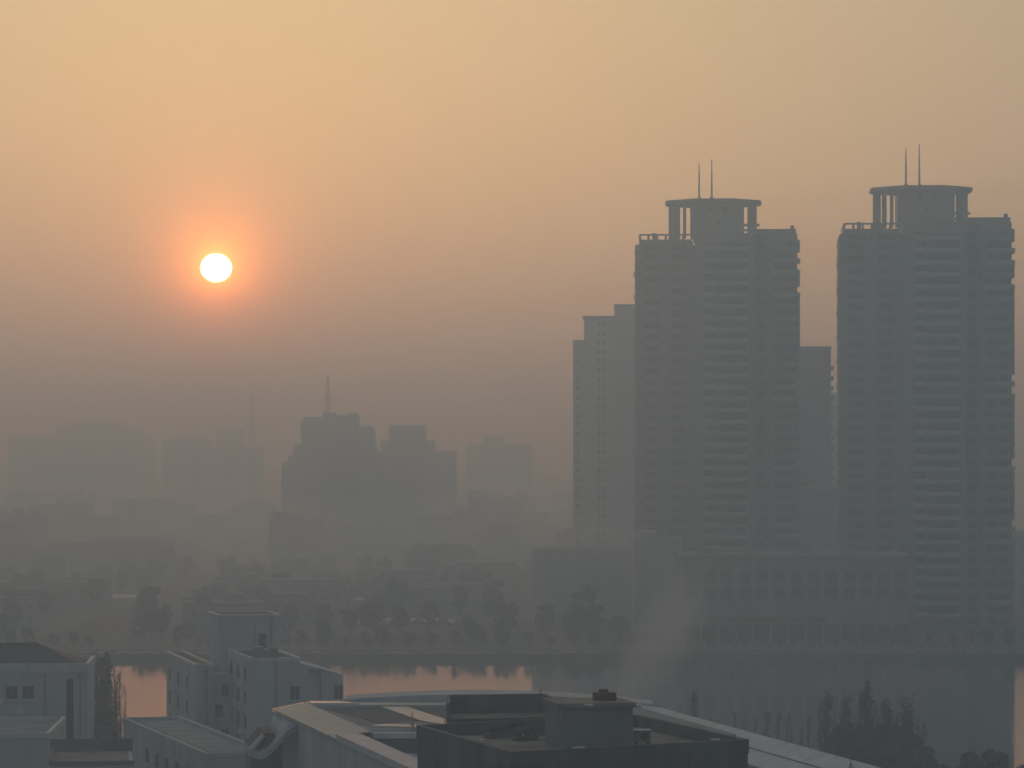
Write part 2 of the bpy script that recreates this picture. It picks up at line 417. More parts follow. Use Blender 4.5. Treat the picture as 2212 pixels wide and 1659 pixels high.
    closed = MB(); closed.box(14.4, 21.6, -12.0, -11.0, 0, .25); closed.box(21.22, 21.95, -10.99, -4.0, 0, .25)
    closed.box(14.4, 21.6, -12.0, -11.82, .26, 1.2); closed.box(21.23, 21.86, -10.98, -4.0, .26, 3.05)
    edge = MB(); edge.box(-22.6, -22.21, -6, 2, 0, .25); edge.box(-22.6, -22.44, -6, 2, .26, 1.2)
    a = b = c = None
    for k in range(1, 33):
        z = k * FL
        if a is None: a = mid.build('balcony', M['towerpale'], t); a.location.z = z
        else: inst(a, t, (0, 0, z))
        if k in (2, 7, 8, 13, 19, 20, 28, 30, 31):
            if b is None: b = right.build('balcony', M['towerpale'], t); b.location.z = z
            else: inst(b, t, (0, 0, z))
        elif c is None: c = closed.build('balcony', M['towerpale2'], t); c.location.z = z
        else: inst(c, t, (0, 0, z))
    e = edge.build('balcony', M['tower'], t); e.location.z = 2 * FL
    for k in range(4, 32, 2): inst(e, t, (0, 0, k * FL))
    gl = MB().box(-3.6, -.45, -15.42, -15.33, 1.26, 2.9).build('balcony_glazing', M['glass'], t); gl.location.z = 2 * FL
    g2 = MB().box(.2, 7.8, -15.42, -15.33, 1.06, 2.9).build('balcony_glazing', M['glass'], t); g2.location.z = 6 * FL
    for k in (5, 8, 12, 13, 19, 24, 29): inst(gl, t, (0, 0, k * FL))
    for k in (11, 16, 17, 22, 28, 31): inst(g2, t, (0, 0, k * FL))
    pier = MB(); pier.box(-.34, .04, -15.3, -14.0, 0, 102.4); pier.box(8.01, 8.7, -14.9, -13.9, 0, 102.4); pier.box(-4.4, -3.71, -14.9, -13.9, 0, 102.4)
    pier.build('pier', M['tower'], t)
    # windows: one wide pane behind each middle balcony, two on the flat wing; the right wing's as one mass
    wm = MB().box(-3.3, 7.6, -14.06, -13.9, 1.0, 2.7); wl = MB().box(-19.8, -15.6, -10.06, -9.9, 1.0, 2.5); wr = MB().box(-12.6, -8.6, -10.06, -9.9, .9, 2.6)
    ws = [q.build('window', M['towerglass'], t) for q in (wm, wl, wr)]
    for q in ws: q.location.z = FL
    for k in range(2, 33):
        for q in ws: inst(q, t, (0, 0, k * FL - (0 if k < 32 else .6)))
    rw = MB()
    for k in range(0, 33):
        rw.box(14.8, 17.2, -11.06, -10.9, k * FL + 1.0, k * FL + 2.6); rw.box(18.0, 20.2, -11.06, -10.9, k * FL + 1.0, k * FL + 2.6)
        rw.box(10.4, 12.6, -8.06, -7.9, k * FL + .9, k * FL + 2.5)
    tag(rw.build('window', M['towerglass'], t), kind='stuff')
    return t
tower = make_tower()
tower.location = (PX(2011, 865), 865 + 12, 0); tower.rotation_euler = (0, 0, R(-4))
tag(tower, 'taller dark apartment tower with ring crown, standing apart from the stepped pale tower', 'apartment tower', 'twin apartment towers with ring crowns')
tower2 = copy_tree(tower)
tower2.location = (PX(1556, 915), 915 + 12, 0); tower2.rotation_euler = (0, 0, R(-3)); tower2.scale = (1.0, 1.0, 1.003)
tower2['label'] = 'dark apartment tower with ring crown that overlaps the stepped pale tower behind'

# ---------------------------------------------------------------- blocks standing round the towers
def block(name, label, cat, px0, px1, ytop, d, depth, wall, group=None, roof='roofdark', steps=(), parapet=1.0, rz=0.0, windows=None, ext=None):
    """box building from picture columns px0..px1 at distance d; steps: extra (px0, px1, ytop) storeys set on it"""
    x0, x1, z = PX(px0, d), PX(px1, d), PZ(ytop, d)
    cx = (x0 + x1) / 2; hw = (x1 - x0) / 2
    t = empty(name, (cx, d + depth / 2, 0), rz, label, cat, group)
    w = MB(); w.box(-hw, hw, -depth / 2, depth / 2, -1, z - parapet)
    for a, b, y in steps: w.box(PX(a, d) - cx, PX(b, d) - cx, -depth * .35, depth * .35, z - parapet + .002, PZ(y, d))
    w.build('wall', wall, t)
    r = MB(); r.box(-hw + .3, hw - .3, -depth / 2 + .3, depth / 2 - .3, z - parapet + .003, z - parapet + .25); r.build('roof', M[roof], t)
    p = MB(); e = .28
    for q in ((-hw - .15, hw + .15, -depth / 2 - .15, -depth / 2 + e), (-hw - .15, hw + .15, depth / 2 - e, depth / 2 + .15),
              (-hw - .15, -hw + e, -depth / 2 + e + .002, depth / 2 - e - .002), (hw - e, hw + .15, -depth / 2 + e + .002, depth / 2 - e - .002)):
        p.box(*q, z - parapet + .001, z)
    p.build('parapet', wall if False else M['farpale'], t)
    if windows:
        for (wx0, wx1, wz0, wz1, n, m, pit, x_p) in windows:      # grid of single windows
            proto = None
            for i in range(n):
                for j in range(m):
                    if proto is None:
                        proto = MB().box(wx0, wx1, -depth / 2 - .06, -depth / 2 + .1, wz0, wz1).build('window', M['glass'], t)
                    else: inst(proto, t, (i * x_p, 0, j * pit))
    return t

# stepped pale tower behind the twin
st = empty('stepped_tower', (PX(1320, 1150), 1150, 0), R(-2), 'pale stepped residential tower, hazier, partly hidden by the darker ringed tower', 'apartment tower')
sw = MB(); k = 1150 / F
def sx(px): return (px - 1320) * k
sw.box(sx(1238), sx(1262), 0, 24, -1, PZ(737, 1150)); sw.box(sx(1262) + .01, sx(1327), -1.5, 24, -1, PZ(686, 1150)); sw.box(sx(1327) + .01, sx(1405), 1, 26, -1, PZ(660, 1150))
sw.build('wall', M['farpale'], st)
sr = MB(); sr.box(sx(1258), sx(1329), -2.2, 24.5, PZ(686, 1150) + .003, PZ(683, 1150)); sr.box(sx(1326), sx(1407), .6, 26.4, PZ(660, 1150) + .003, PZ(657, 1150)); sr.box(sx(1237), sx(1262) - .02, -.2, 24.2, PZ(737, 1150) + .003, PZ(734.5, 1150))
sr.build('roof', M['towerroof'], st)
pw = [MB().box(sx(a), sx(b), y - .06, y + .1, 1.0, 2.5).build('window', M['glass'], st) for a, b, y in ((1246, 1252, 0), (1291, 1297, -1.5), (1303, 1309, -1.5))]
for j in range(1, 29):
    for i, q in enumerate(pw):
        if i > 0 or j < 25: inst(q, st, (0, 0, j * 3.05))

bk = block('apartment_block', 'plain slab block with saw edged balconies between the two ringed towers', 'apartment block', 1715, 1795, 748, 1020, 20, M['tower'], parapet=.8)
bal = MB(); hw = (PX(1795, 1020) - PX(1715, 1020)) / 2; bal.box(hw + .01, hw + 1.0, -8, 2, 0, .25); bal.box(hw + .85, hw + 1.0, -8, 2, .26, 1.2)
b0 = bal.build('balcony', M['tower'], bk); b0.location.z = 3
for j in range(2, 24): inst(b0, bk, (0, 0, 3 * j))
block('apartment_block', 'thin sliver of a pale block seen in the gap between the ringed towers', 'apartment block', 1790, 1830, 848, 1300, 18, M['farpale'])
block('apartment_block', 'broad dark slab block behind the ringed towers, half their height', 'apartment block', 1600, 1985, 1050, 1005, 16, M['wall_grey'], steps=((1700, 1760, 1040),))
block('office_block', 'lower block beside the taller ringed tower at the very edge of the view', 'office building', 2186, 2330, 1150, 1040, 22, M['wall_grey'])

# long podium with square windows at the foot of the towers
D = 805; kx = D / F
pod = empty('podium_building', (PX(1720, D), D, 0), 0, 'long low building with two rows of square windows at the foot of the ringed towers', 'commercial building')
h0, h1 = (1475 - 1720) * kx, (1965 - 1720) * kx
q = MB(); q.box(h0, h1, 0, 32, -1, 19.6); q.build('wall', M['concrete2'], pod)
q = MB(); q.box(h0 - .5, h1 + .5, -.7, 32.5, 19.61, 20.4); q.box(h0 - .3, h1 + .3, -.4, -.01, 9.0, 9.8); q.build('cornice', M['towerroof'], pod)
wn = MB().box(h0 + .9, h0 + 3.5, -.06, .1, 14.0, 16.6).build('window', M['towerglass'], pod)
for i in range(13):
    for z in (0, -3.7):
        if i or z: inst(wn, pod, (i * 4.1, 0, z))
pr = MB(); 
for i in range(14): pr.box(h0 + i * 4.1 - .25 + .02, h0 + i * 4.1 + .25 + .02, -.3, -.005, 9.81, 19.6)
pr.build('pilaster', M['paleroof'], pod)
sf = MB().box(h0 + .5, h0 + 3.9, -.05, .1, .3, 4.0).build('shop_front', M['glass'], pod)
for i in range(1, 13): inst(sf, pod, (i * 4.1, 0, 0))
aw = MB().box(h0 + 8, h0 + 33, -1.6, -.02, 4.6, 5.9).build('awning', M['rust'], pod)
for a in (4, 15, 27, 38): MB().box(h0 + a, h0 + a + 3.5, 8, 12, 20.41, 21.9).build('plant_room', M['concrete2'], pod)
block('office_building', 'squat grey building with a thick corner pier, next to the long low building', 'office building', 1370, 1474, 1163, 850, 24, M['dullwhite'], steps=((1385, 1420, 1150),))  # pale wall colour fades the block towards the haze
block('office_building', 'wide low hall roof between the stepped pale tower and the river trees', 'hall', 1150, 1368, 1190, 905, 30, M['dullwhite'])  # wall colour lightened here too, to sink into the haze

# ---------------------------------------------------------------- skyline fading in the haze
def prismb(name, label, cat, poly_px, d, depth, wall, extra=None, group=None):
    """silhouette (picture points, bottom closed at the ground) given real depth at distance d"""
    cx = sum(p[0] for p in poly_px) / len(poly_px)
    t = empty(name, (PX(cx, d), d, 0), 0, label, cat, group)
    prof = [(PX(a, d) - PX(cx, d), PZ(b, d)) for a, b in poly_px]
    prof = [(prof[0][0], -1)] + prof + [(prof[-1][0], -1)]
    MB().side(prof, 0, depth).build('wall', wall, t)
    return t, (lambda px: PX(px, d) - PX(cx, d)), (lambda py: PZ(py, d))
G1 = 1650
t, fx, fz = prismb('office_tower', 'dark tower with round shoulders and a lattice mast, highest of the hazy cluster', 'office tower',
       [(690, 925), (692, 905), (697, 894), (699, 893), (721, 893), (723, 897), (750, 897), (752, 893), (769, 893), (772, 899), (773, 930)], G1, 24, M['wall_grey'])
mast = MB(); z0, z1 = fz(896), fz(808)
for sx_, sy_ in ((-1, -1), (1, -1), (1, 1), (-1, 1)):
    mast.tube((fx(705) + sx_ * 1.0, 10 + sy_ * 1.0, z0), (fx(706) + sx_ * .25, 10 + sy_ * .25, z1), .2, .14, 5)
for i in range(9):
    f = i / 9; zz = z0 + (z1 - z0) * f; r = 1.0 - .75 * f
    mast.box(fx(705) - r, fx(705) + r, 10 - r, 10 + r, zz - .12, zz + .12)
    mast.tube((fx(705) - r, 10 - r, zz), (fx(705) + r, 10 - r, zz + 2.2), .1, .1, 4); mast.tube((fx(705) + r, 10 + r, zz), (fx(705) - r, 10 + r, zz + 2.2), .1, .1, 4)
mast.box(fx(696), fx(716), 9.4, 10.6, fz(863.5), fz(861)); mast.build('lattice_mast', M['metal'], t)
q = MB(); q.box(fx(697), fx(722), 2, 22, fz(893) + .02, fz(891)); q.box(fx(753), fx(769), 2, 22, fz(893) + .02, fz(891.5)); q.build('roof', M['roofdark'], t)
t, fx, fz = prismb('office_tower', 'narrow barrel shaped tower beside the masted tower', 'office tower', [(653, 960), (649, 935), (649, 918), (654, 905), (658, 903), (684, 903), (690, 909), (691, 930)], G1 - 25, 22, M['wall_grey'])
MB().box(fx(657), fx(686), 2, 20, fz(903) + .02, fz(900.5)).build('roof', M['roofdark'], t)
t, fx, fz = prismb('office_tower', 'round shouldered lower tower joined to the masted tower', 'office tower', [(774, 930), (775, 926), (780, 922), (800, 922), (806, 928), (808, 940), (808, 960)], G1 - 20, 24, M['wall_grey'])
MB().box(fx(781), fx(801), 2, 22, fz(922) + .02, fz(920)).build('roof', M['roofdark'], t)
prismb('apartment_block', 'wide hazy block at the foot of the masted tower, stepping down at one side', 'apartment block',
       [(608, 1010), (610, 1000), (622, 998), (623, 984), (633, 982), (634, 962), (652, 958), (656, 966), (812, 964), (813, 976), (826, 978), (828, 1000)], G1 + 60, 30, M['wall_tan'])
block('office_tower', 'square flat topped tower with a boxy head, near the masted tower', 'office tower', 840, 918, 918, 1750, 26, M['wall_brown'], parapet=4)
block('apartment_block', 'hazy base block spreading under the square flat topped tower', 'apartment block', 822, 938, 951, 1850, 26, M['wall_tan'], steps=((846, 872, 947),))
block('apartment_block', 'low shoulder block trailing off beside the square flat topped tower', 'apartment block', 930, 985, 974, 1950, 26, M['wall_tan'])
block('office_tower', 'faint stub of a tower, alone between the square tower and the stepped pale tower', 'office tower', 1042, 1088, 940, 2450, 30, M['wall_grey'])
block('apartment_block', 'faint wide block under the lone stub tower', 'apartment block', 1008, 1150, 959, 2600, 40, M['wall_grey'])
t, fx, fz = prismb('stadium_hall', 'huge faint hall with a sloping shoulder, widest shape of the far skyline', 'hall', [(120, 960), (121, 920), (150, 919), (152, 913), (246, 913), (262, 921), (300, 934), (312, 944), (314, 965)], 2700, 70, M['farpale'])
MB().side([(fx(152), fz(913) + .02), (fx(246), fz(913) + .02), (fx(246), fz(911.5)), (fx(152), fz(911.5))][::-1], 3, 57).build('roof', M['roofdark'], t)
block('apartment_block', 'faint low block at the far left end of the skyline', 'apartment block', 18, 112, 944, 2800, 40, M['wall_grey'])
block('apartment_block', 'dim block with a raised roof house between the huge hall and the slim mast', 'apartment block', 352, 446, 950, 2600, 34, M['wall_grey'], steps=((376, 440, 945),))
block('apartment_block', 'long dim block under the slim lattice tower', 'apartment block', 447, 562, 966, 2650, 34, M['wall_tan'])
block('office_tower', 'barely visible wide tower behind the long dim block', 'office tower', 468, 522, 926, 2900, 30, M['wall_grey'])
lt = empty('lattice_tower', (PX(545, 2500), 2500, 0), 0, 'slim lattice tower standing alone above the roofs, almost lost in haze', 'mast')
q = MB(); top = PZ(828, 2500)
for sx_, sy_ in ((-1, -1), (1, -1), (1, 1), (-1, 1)): q.tube((sx_ * 4.2, sy_ * 4.2, -1), (sx_ * .5, sy_ * .5, top - 8), .55, .3, 5)
for i in range(16):
    f = i / 16; zz = (top - 8) * f; r = 4.2 - 3.7 * f
    for a, b in (((-1, -1), (1, -1)), ((1, -1), (1, 1)), ((1, 1), (-1, 1)), ((-1, 1), (-1, -1))):
        q.tube((a[0] * r, a[1] * r, zz), (b[0] * r * .94, b[1] * r * .94, zz + (top - 8) / 16), .25, .25, 4); q.tube((a[0] * r, a[1] * r, zz), (b[0] * r, b[1] * r, zz), .2, .2, 4)
q.build('lattice', M['metal'], lt)
MB().tube((0, 0, top - 8), (0, 0, top), .35, .15, 6).build('antenna', M['metal'], lt)

# low city between the river and the skyline
wr = empty('warehouse', (PX(178, 2350), 2350, 0), 0, 'low hall whose white roof catches the sky, pale patch left of the hazy roofs', 'warehouse')
hw = 38 * 2350 / F; zt = PZ(1070, 2350)
MB().box(-hw, hw * .9, 0, 60, -1, zt - 3).build('wall', M['wall_white'], wr)
q = MB(); q.side([(-hw - 1, zt - 2.99), (hw * .9 + 1, zt - 2.99), (hw * .85, zt), (-hw * .2, zt + .4)], -60, 61); q.build('roof', M['roofwhite'], wr)

kinds = ['wall_grey', 'wall_tan', 'wall_brown', 'wall_brown', 'wall_tan']
specs = []
r = random.Random(21)
tries = 0
while len(specs) < 110 and tries < 4000:
    tries += 1
    d = 840 * math.exp(r.uniform(0, 1) * math.log(2050 / 840)); px = r.uniform(-60, 1420)
    w = r.uniform(9, 30); dp = r.uniform(9, 18); fl = r.choice([1, 2, 2, 3, 3, 4, 5, 6]); 
    fl = min(fl, int(((d - 700) * .06 - 1) / 3.1))
    if d < 1150: fl = min(fl, 2)
    if fl < 1: continue
    x = PX(px, d)
    if d < 930 and -60 < x < -5 or abs(d + dp / 2 - 1300) < dp / 2 + 16 or abs(x + 105) < w / 2 + 14 or (px > 1080 and d < 960): continue
    if any(abs(x - a[0]) < (w + a[2]) / 2 + 6 and abs(d - a[1]) < (dp + a[3]) / 2 + 6 for a in specs): continue
    if any(abs(x - bx) < w / 2 + bw and abs(d - by) < 45 for bx, by, bw in ((PX(728, 1610), 1610, 36), (PX(880, 1730), 1730, 22), (PX(1320, 1160), 1160, 20))): continue
    specs.append((x, d, w, dp, fl))
for i, (x, d, w, dp, fl) in enumerate(specs):
    t = empty('low_block', (x, d, 0), R(r.uniform(-12, 12)), 'low city block sunk in the haze between the river and the skyline', 'building', 'low blocks fading in the haze')
    h = fl * 3.1 + .5
    MB().box(-w / 2, w / 2, -dp / 2, dp / 2, -1, h).build('wall', M[r.choice(kinds)], t)
    q = MB(); kind = r.random()
    if kind < .35 and fl < 6 and w > 17:
        q.side([(-w / 2 - .6, h + .01), (w / 2 + .6, h + .01), (w / 2 - 3, h + 3.2), (-w / 2 + 3, h + 3.2)], -dp / 2 - .6, dp / 2 + .6)
    else:
        q.box(-w / 2 - .3, w / 2 + .3, -dp / 2 - .3, dp / 2 + .3, h + .01, h + .5)
        for _ in range(r.randint(1, 3)):
            a = r.uniform(-w / 2 + 3, w / 2 - 3); b = r.uniform(-dp / 2 + 3, dp / 2 - 3); s = r.uniform(1.2, 2.6); q.box(a - s, a + s, b - s, b + s, h + .51, h + r.uniform(1.6, 3.4))
    q.build('roof', M[r.choice(['roofdark', 'roofdark', 'roofdark', 'greyroof', 'greyroof'])], t)

for px0, px1, py, d in ((566, 640, 1303, 1010), (662, 722, 1299, 1018), (425, 462, 1318, 985), (760, 812, 1292, 1035), (205, 290, 1284, 1050)):
    t = empty('shed', (PX((px0 + px1) / 2, d), d, 0), R(r.uniform(-6, 6)), 'long low shed with a pale roof among the hazy trees', 'shed', 'pale roofed sheds among the hazy trees')
    hw = (px1 - px0) / 2 * d / F; h = PZ(py, d)
    MB().box(-hw, hw, -4, 4, -1, h - 1.2).build('wall', M['wall_tan'], t)
    MB().side([(-4.5, h - 1.19), (4.5, h - 1.19), (0, h)], -hw - .4, hw + .4, lambda x, y, z: (y, x, z)).build('roof', M['roofwhite'], t)

# ---------------------------------------------------------------- near bank: white buildings
TH = R(13)
def add_windows(parent, places, mk, sill=None):
    """each window: dark pane, frame and sill of its own"""
    proto = fr = sl = None
    for loc in places:
        if proto is None:
            proto = mk[0]().build('window', M['glass'], parent); fr = mk[1]().build('frame', M['frame'], proto); sl = mk[2]().build('sill', M['white2'], proto)
            proto.location = loc
        else:
            o = inst(proto, parent, loc); inst(fr, o); inst(sl, o)
def face_x(w, h):   # windows on a wall that looks towards local -x
    return (lambda: MB().box(-.05, .12, -w / 2, w / 2, 0, h),
            lambda: MB().box(-.09, .1, -w / 2 - .08, -w / 2, -.08, h + .08).box(-.09, .1, w / 2, w / 2 + .08, -.08, h + .08).box(-.09, .1, -w / 2, w / 2, h, h + .08).box(-.075, .1, -.04, .04, 0, h),
            lambda: MB().box(-.22, .1, -w / 2 - .15, w / 2 + .15, -.24, -.081))
def face_y(w, h):   # windows on a wall that looks towards local -y
    return (lambda: MB().box(-w / 2, w / 2, -.05, .12, 0, h),
            lambda: MB().box(-w / 2 - .08, -w / 2, -.09, .1, -.08, h + .08).box(w / 2, w / 2 + .08, -.09, .1, -.08, h + .08).box(-w / 2, w / 2, -.09, .1, h, h + .08).box(-.04, .04, -.075, .1, 0, h),
            lambda: MB().box(-w / 2 - .15, w / 2 + .15, -.22, .1, -.24, -.081))

wb = empty('white_building', (-33.4, 440, 0), TH, 'white stepped building by the water with a tall blank stair block on its roof', 'building')
q = MB(); q.box(0, 6.2, 0, 26, -1, 17.9)
q.prism([(6.21, .15), (11.9, .15), (11.9, 22), (6.21, 22)], -1, lambda x, y: 17.6 - (x - 6.2) * .27)
q.prism([(-1.2, 21.5), (6.9, 21.5), (6.9, 31), (-1.2, 31)], 17.92, 22.6)
q.box(-1.2, -.01, 21.5, 31, -1, 17.91); q.box(6.21, 6.9, 22.01, 31, -1, 17.91)
q.prism([(-4.9, 16.5), (-2.61, 16.5), (-2.61, 48), (-4.9, 48)], -1, 16.2); q.prism([(-2.6, 17.2), (-.02, 17.2), (-.02, 21.49), (-2.6, 21.49)], -1, 15.2)
q.build('wall', M['white'], wb)
q = MB()
for a in ((-.12, 6.3, -.12, .3), (-.12, 6.3, 21.1, 21.34), (-.12, .3, .301, 21.09), (5.9, 6.3, .301, 21.09)): q.box(*a, 17.91, 18.35)
for a in ((-5.05, -2.5, 16.35, 16.7), (-5.05, -2.5, 47.8, 48.2), (-5.05, -4.7, 16.71, 47.79), (-2.8, -2.5, 16.71, 47.79)): q.box(*a, 16.21, 16.6)
for a in ((-1.35, 7.05, 21.35, 21.7), (-1.35, 7.05, 30.8, 31.2), (-1.35, -1.0, 21.71, 30.79), (6.7, 7.05, 21.71, 30.79)): q.box(*a, 22.61, 22.9)
q.build('parapet', M['white2'], wb)
q = MB(); q.box(.31, 5.89, .31, 21.0, 17.92, 18.0); q.box(-4.69, -2.81, 16.72, 47.78, 16.21, 16.3); q.box(-.99, 6.69, 21.72, 30.78, 22.61, 22.8); q.build('roof', M['tar'], wb)
add_windows(wb, [(0, s, z) for z in (15.0, 11.9, 8.8, 5.7) for s in (5.3, 11.7, 18.0)], face_x(1.7, 1.9))
add_windows(wb, [(-4.9, s, z) for z in (12.6, 9.4, 6.2) for s in (26, 35, 44)], face_x(1.7, 1.8))
add_windows(wb, [(-1.0, 17.2, 12.2), (-1.8, 17.2, 9.4), (-1.0, 17.2, 6.2)], face_y(.9, 1.7))
add_windows(wb, [(5.6, 0, 12.9), (11.3, .15, 12.9), (5.6, 0, 9.6)], face_y(1.1, 1.7))
q = MB().box(4.2, 5.2, 21.4, 21.49, 18.2, 20.3).build('door', M['darkpanel'], wb)
q = MB(); q.tube((3.4, 19.4, 18.0), (3.4, 19.4, 22.0), .06, .04, 6); q.tube((3.0, 19.4, 21.2), (3.8, 19.4, 21.2), .03, .03, 4); q.build('aerial', M['metal'], wb)
def drain(parent, x, y, z0, z1):
    q = MB(); q.tube((x, y, z0), (x, y, z1), .07, .07, 8); q.box(x - .14, x + .14, y - .1, y + .1, z1, z1 + .25)
    for k in range(int((z1 - z0) / 3)): q.box(x - .11, x + .11, y - .05, y + .08, z0 + 1 + 3 * k, z0 + 1.06 + 3 * k)
    q.build('drainpipe', M['metal'], parent)
drain(wb, 3.1, -.1, 0, 17.4); drain(wb, 8.9, .03, 0, 16.1); drain(wb, -.12, 23.5, 0, 19); drain(wb, -3.6, 16.38, 0, 15.6); drain(wb, 5.9, 21.38, 18.2, 22.2)
for y, z in ((8.4, 14.2), (14.6, 11.1), (8.4, 8.0)): 
    q = MB(); q.box(-.5, -.06, y - .42, y + .42, z, z + .62); q.box(-.52, -.501, y - .1, y + .34, z + .08, z + .54); q.build('wall_unit', M['paint'], wb)
for q_ in ((1.4, 4, 18.01, .75, 1.5), (3.9, 7, 18.01, .6, 1.2)): MB().tube((q_[0], q_[1], q_[2]), (q_[0], q_[1], q_[2] + q_[4]), q_[3], q_[3], 16).tube((q_[0], q_[1], q_[2] + q_[4] + .001), (q_[0], q_[1], q_[2] + q_[4] + .2), q_[3] * .96, q_[3] * .3, 16).build('water_tank', M['metal'], wb)
MB().box(7.4, 9.0, -.45, .14, 16.4, 16.9).build('canopy', M['concrete2'], wb)

# left-hand white house with the dark hip roof
vh = empty('hip_roofed_building', (PX(189, 420), 420, 0), R(4), 'white building with a dark hip roof and one tall narrow strip window', 'building')
q = MB(); q.box(-22, 0, 0, 16, -1, 17.9); q.build('wall', M['white'], vh)
q = MB()
for a in ((-22.1, .15, -.15, .3), (-22.1, .15, 15.7, 16.1), (-.3, .15, .301, 15.69), (-22.1, -21.7, .301, 15.69)): q.box(*a, 17.91, 18.9)
q.build('parapet', M['white2'], vh)
bmr = MB(); e = [(-21.6, .4, 18.3), (-.4, .4, 18.3), (-.4, 15.6, 18.3), (-21.6, 15.6, 18.3)]; rg = [(-14.5, 7.6, 20.9), (-6.6, 7.6, 20.9)]
bmr.quad(e[0], e[1], rg[1], rg[0]); bmr.quad(e[2], e[3], rg[0], rg[1]); bmr.bm.faces.new([bmr.bm.verts.new(p) for p in (e[1], e[2], rg[1])]); bmr.bm.faces.new([bmr.bm.verts.new(p) for p in (e[3], e[0], rg[0])])
bmr.build('roof', M['tiles'], vh)
q = MB(); q.tube((-14.5, 7.6, 20.95), (-6.6, 7.6, 20.95), .14, .14, 6)
for a, b in ((e[0], rg[0]), (e[1], rg[1])): q.tube(a, b, .12, .12, 6)
q.build('ridge', M['tar'], vh)
MB().box(-2.55, -1.72, -.06, .2, 9.2, 17.0).build('window', M['glass'], vh)
add_windows(vh, [(-9.2, 0, 14.6), (-7.2, 0, 14.6), (-9.2, 0, 11.0)], face_y(1.3, 1.5))
drain(vh, -5.2, -.1, 0, 17.3); drain(vh, -.9, -.1, 0, 17.3); drain(vh, -12.4, -.1, 0, 17.3)
for x, z in ((-8.2, 12.8), (-10.6, 13.9)): MB().box(x - .42, x + .42, -.5, -.02, z, z + .62).build('wall_unit', M['paint'], vh)
MB().box(-22, -2.8, -.7, -.01, 9.4, 9.9).build('ledge', M['concrete2'], vh)

# flat roofed annexes in front of it
an = empty('annex', (PX(105, 358), 358, 0), R(3), 'bluish flat roofed annex in the lower corner, below the hip roofed building', 'annex')
MB().box(-16, 0, 0, 22, -1, 14.9).build('wall', M['white'], an)
MB().box(-15.6, -.4, .4, 21.6, 14.91, 15.0).build('roof', M['greyroof'], an)
q = MB()
for a in ((-16.1, .12, -.12, .3), (-16.1, .12, 21.7, 22.1), (-.3, .12, .301, 21.69)): q.box(*a, 14.92, 15.5)
q.build('parapet', M['white2'], an)
an = empty('annex', (PX(108, 338), 338, 0), R(7), 'low annex with a tan flat roof and dark upstand, in front of the long roof', 'annex')
MB().box(0, 8.2, 0, 15, -1, 13.9).build('wall', M['white'], an)
MB().box(.4, 7.8, .4, 14.6, 13.91, 14.0).build('roof', M['deck'], an)
q = MB(); q.box(-.12, 8.3, 14.5, 15.0, 14.01, 15.3); q.box(-.12, .3, -.1, 14.49, 13.92, 14.35); q.box(.301, 8.3, -.12, .3, 13.92, 14.3); q.build('parapet', M['concrete'], an)

# long narrow flat roof that runs towards the white building
cb = empty('corridor_building', (-32.1, 360, 0), R(16.5), 'long narrow flat roofed building running back to the white stepped building', 'building')
MB().box(0, 6.8, 0, 50, -1, 12.7).build('wall', M['dullwhite'], cb)
MB().box(.35, 6.45, .35, 49.6, 12.71, 12.82).build('roof', M['paleroof'], cb)
q = MB()
for k in range(1, 9): q.box(.36, 6.44, k * 5.5, k * 5.5 + .12, 12.821, 12.85)
q.tube((1.2, 1, 12.9), (1.2, 48, 12.9), .06, .06, 6); q.build('roof_seam', M['greyroof'], cb)
q = MB()
for a in ((-.15, 6.95, -.15, .35), (-.15, 6.95, 49.61, 50.1), (-.15, .35, .351, 49.6), (6.45, 6.95, .351, 49.6)): q.box(*a, 12.72, 13.2)
q.build('parapet', M['dullwhite'], cb)
add_windows(cb, [(0, y, z) for y in (4, 10, 16, 22, 28, 34) for z in (9.2, 5.8)], face_x(1.8, 1.6))

# curled white entrance roof between the corridor and the hall
en = empty('curved_entrance', (PX(640, 318), 318, 0), R(9), 'white entrance building with an arched front and a curling wave roof', 'building')
ks = 318 / F
def ep(px, py): return ((px - 640) * ks, PZ(py, 318))
arch = [ep(612, 1720)] + [ep(612 + 33 * (1 - math.cos(math.pi * i / 14)), 1588 - 26 * math.sin(math.pi * i / 14)) for i in range(15)] + [ep(678, 1720)]
MB().side(arch, 0, 14).build('wall', M['white'], en)
pts = [(536, 1621), (548, 1628), (560, 1630), (572, 1627), (584, 1618), (597, 1604), (610, 1590), (622, 1579), (640, 1570)]
band = [ep(a, b - 7) for a, b in pts] + [ep(a, b + 7) for a, b in pts[::-1]]
MB().side(band, -1.2, 4).build('wave_roof', M['dullwhite'], en)
q = MB(); up = [(536, 1621), (541, 1624), (571, 1589), (568, 1586)]; q.side([ep(*p) for p in up], -.6, 1.6); q.build('fin', M['dullwhite'], en)
MB().side([ep(548, 1720), ep(548, 1638), ep(611, 1606), ep(611, 1720)], 2.5, 9.9).build('recess_wall', M['concrete'], en)
MB().side([ep(546, 1622), ep(598, 1600), ep(598, 1586), ep(577, 1586)], 1.7, 9.7).build('shaded_gap', M['tar'], en)  # near-black block, its colour standing for the shade in the triangular opening
q = MB(); q.side([ep(680, 1720), ep(680, 1585), ep(700, 1577), ep(735, 1600), ep(735, 1720)], 3, 12); q.build('side_wing', M['concrete2'], en)

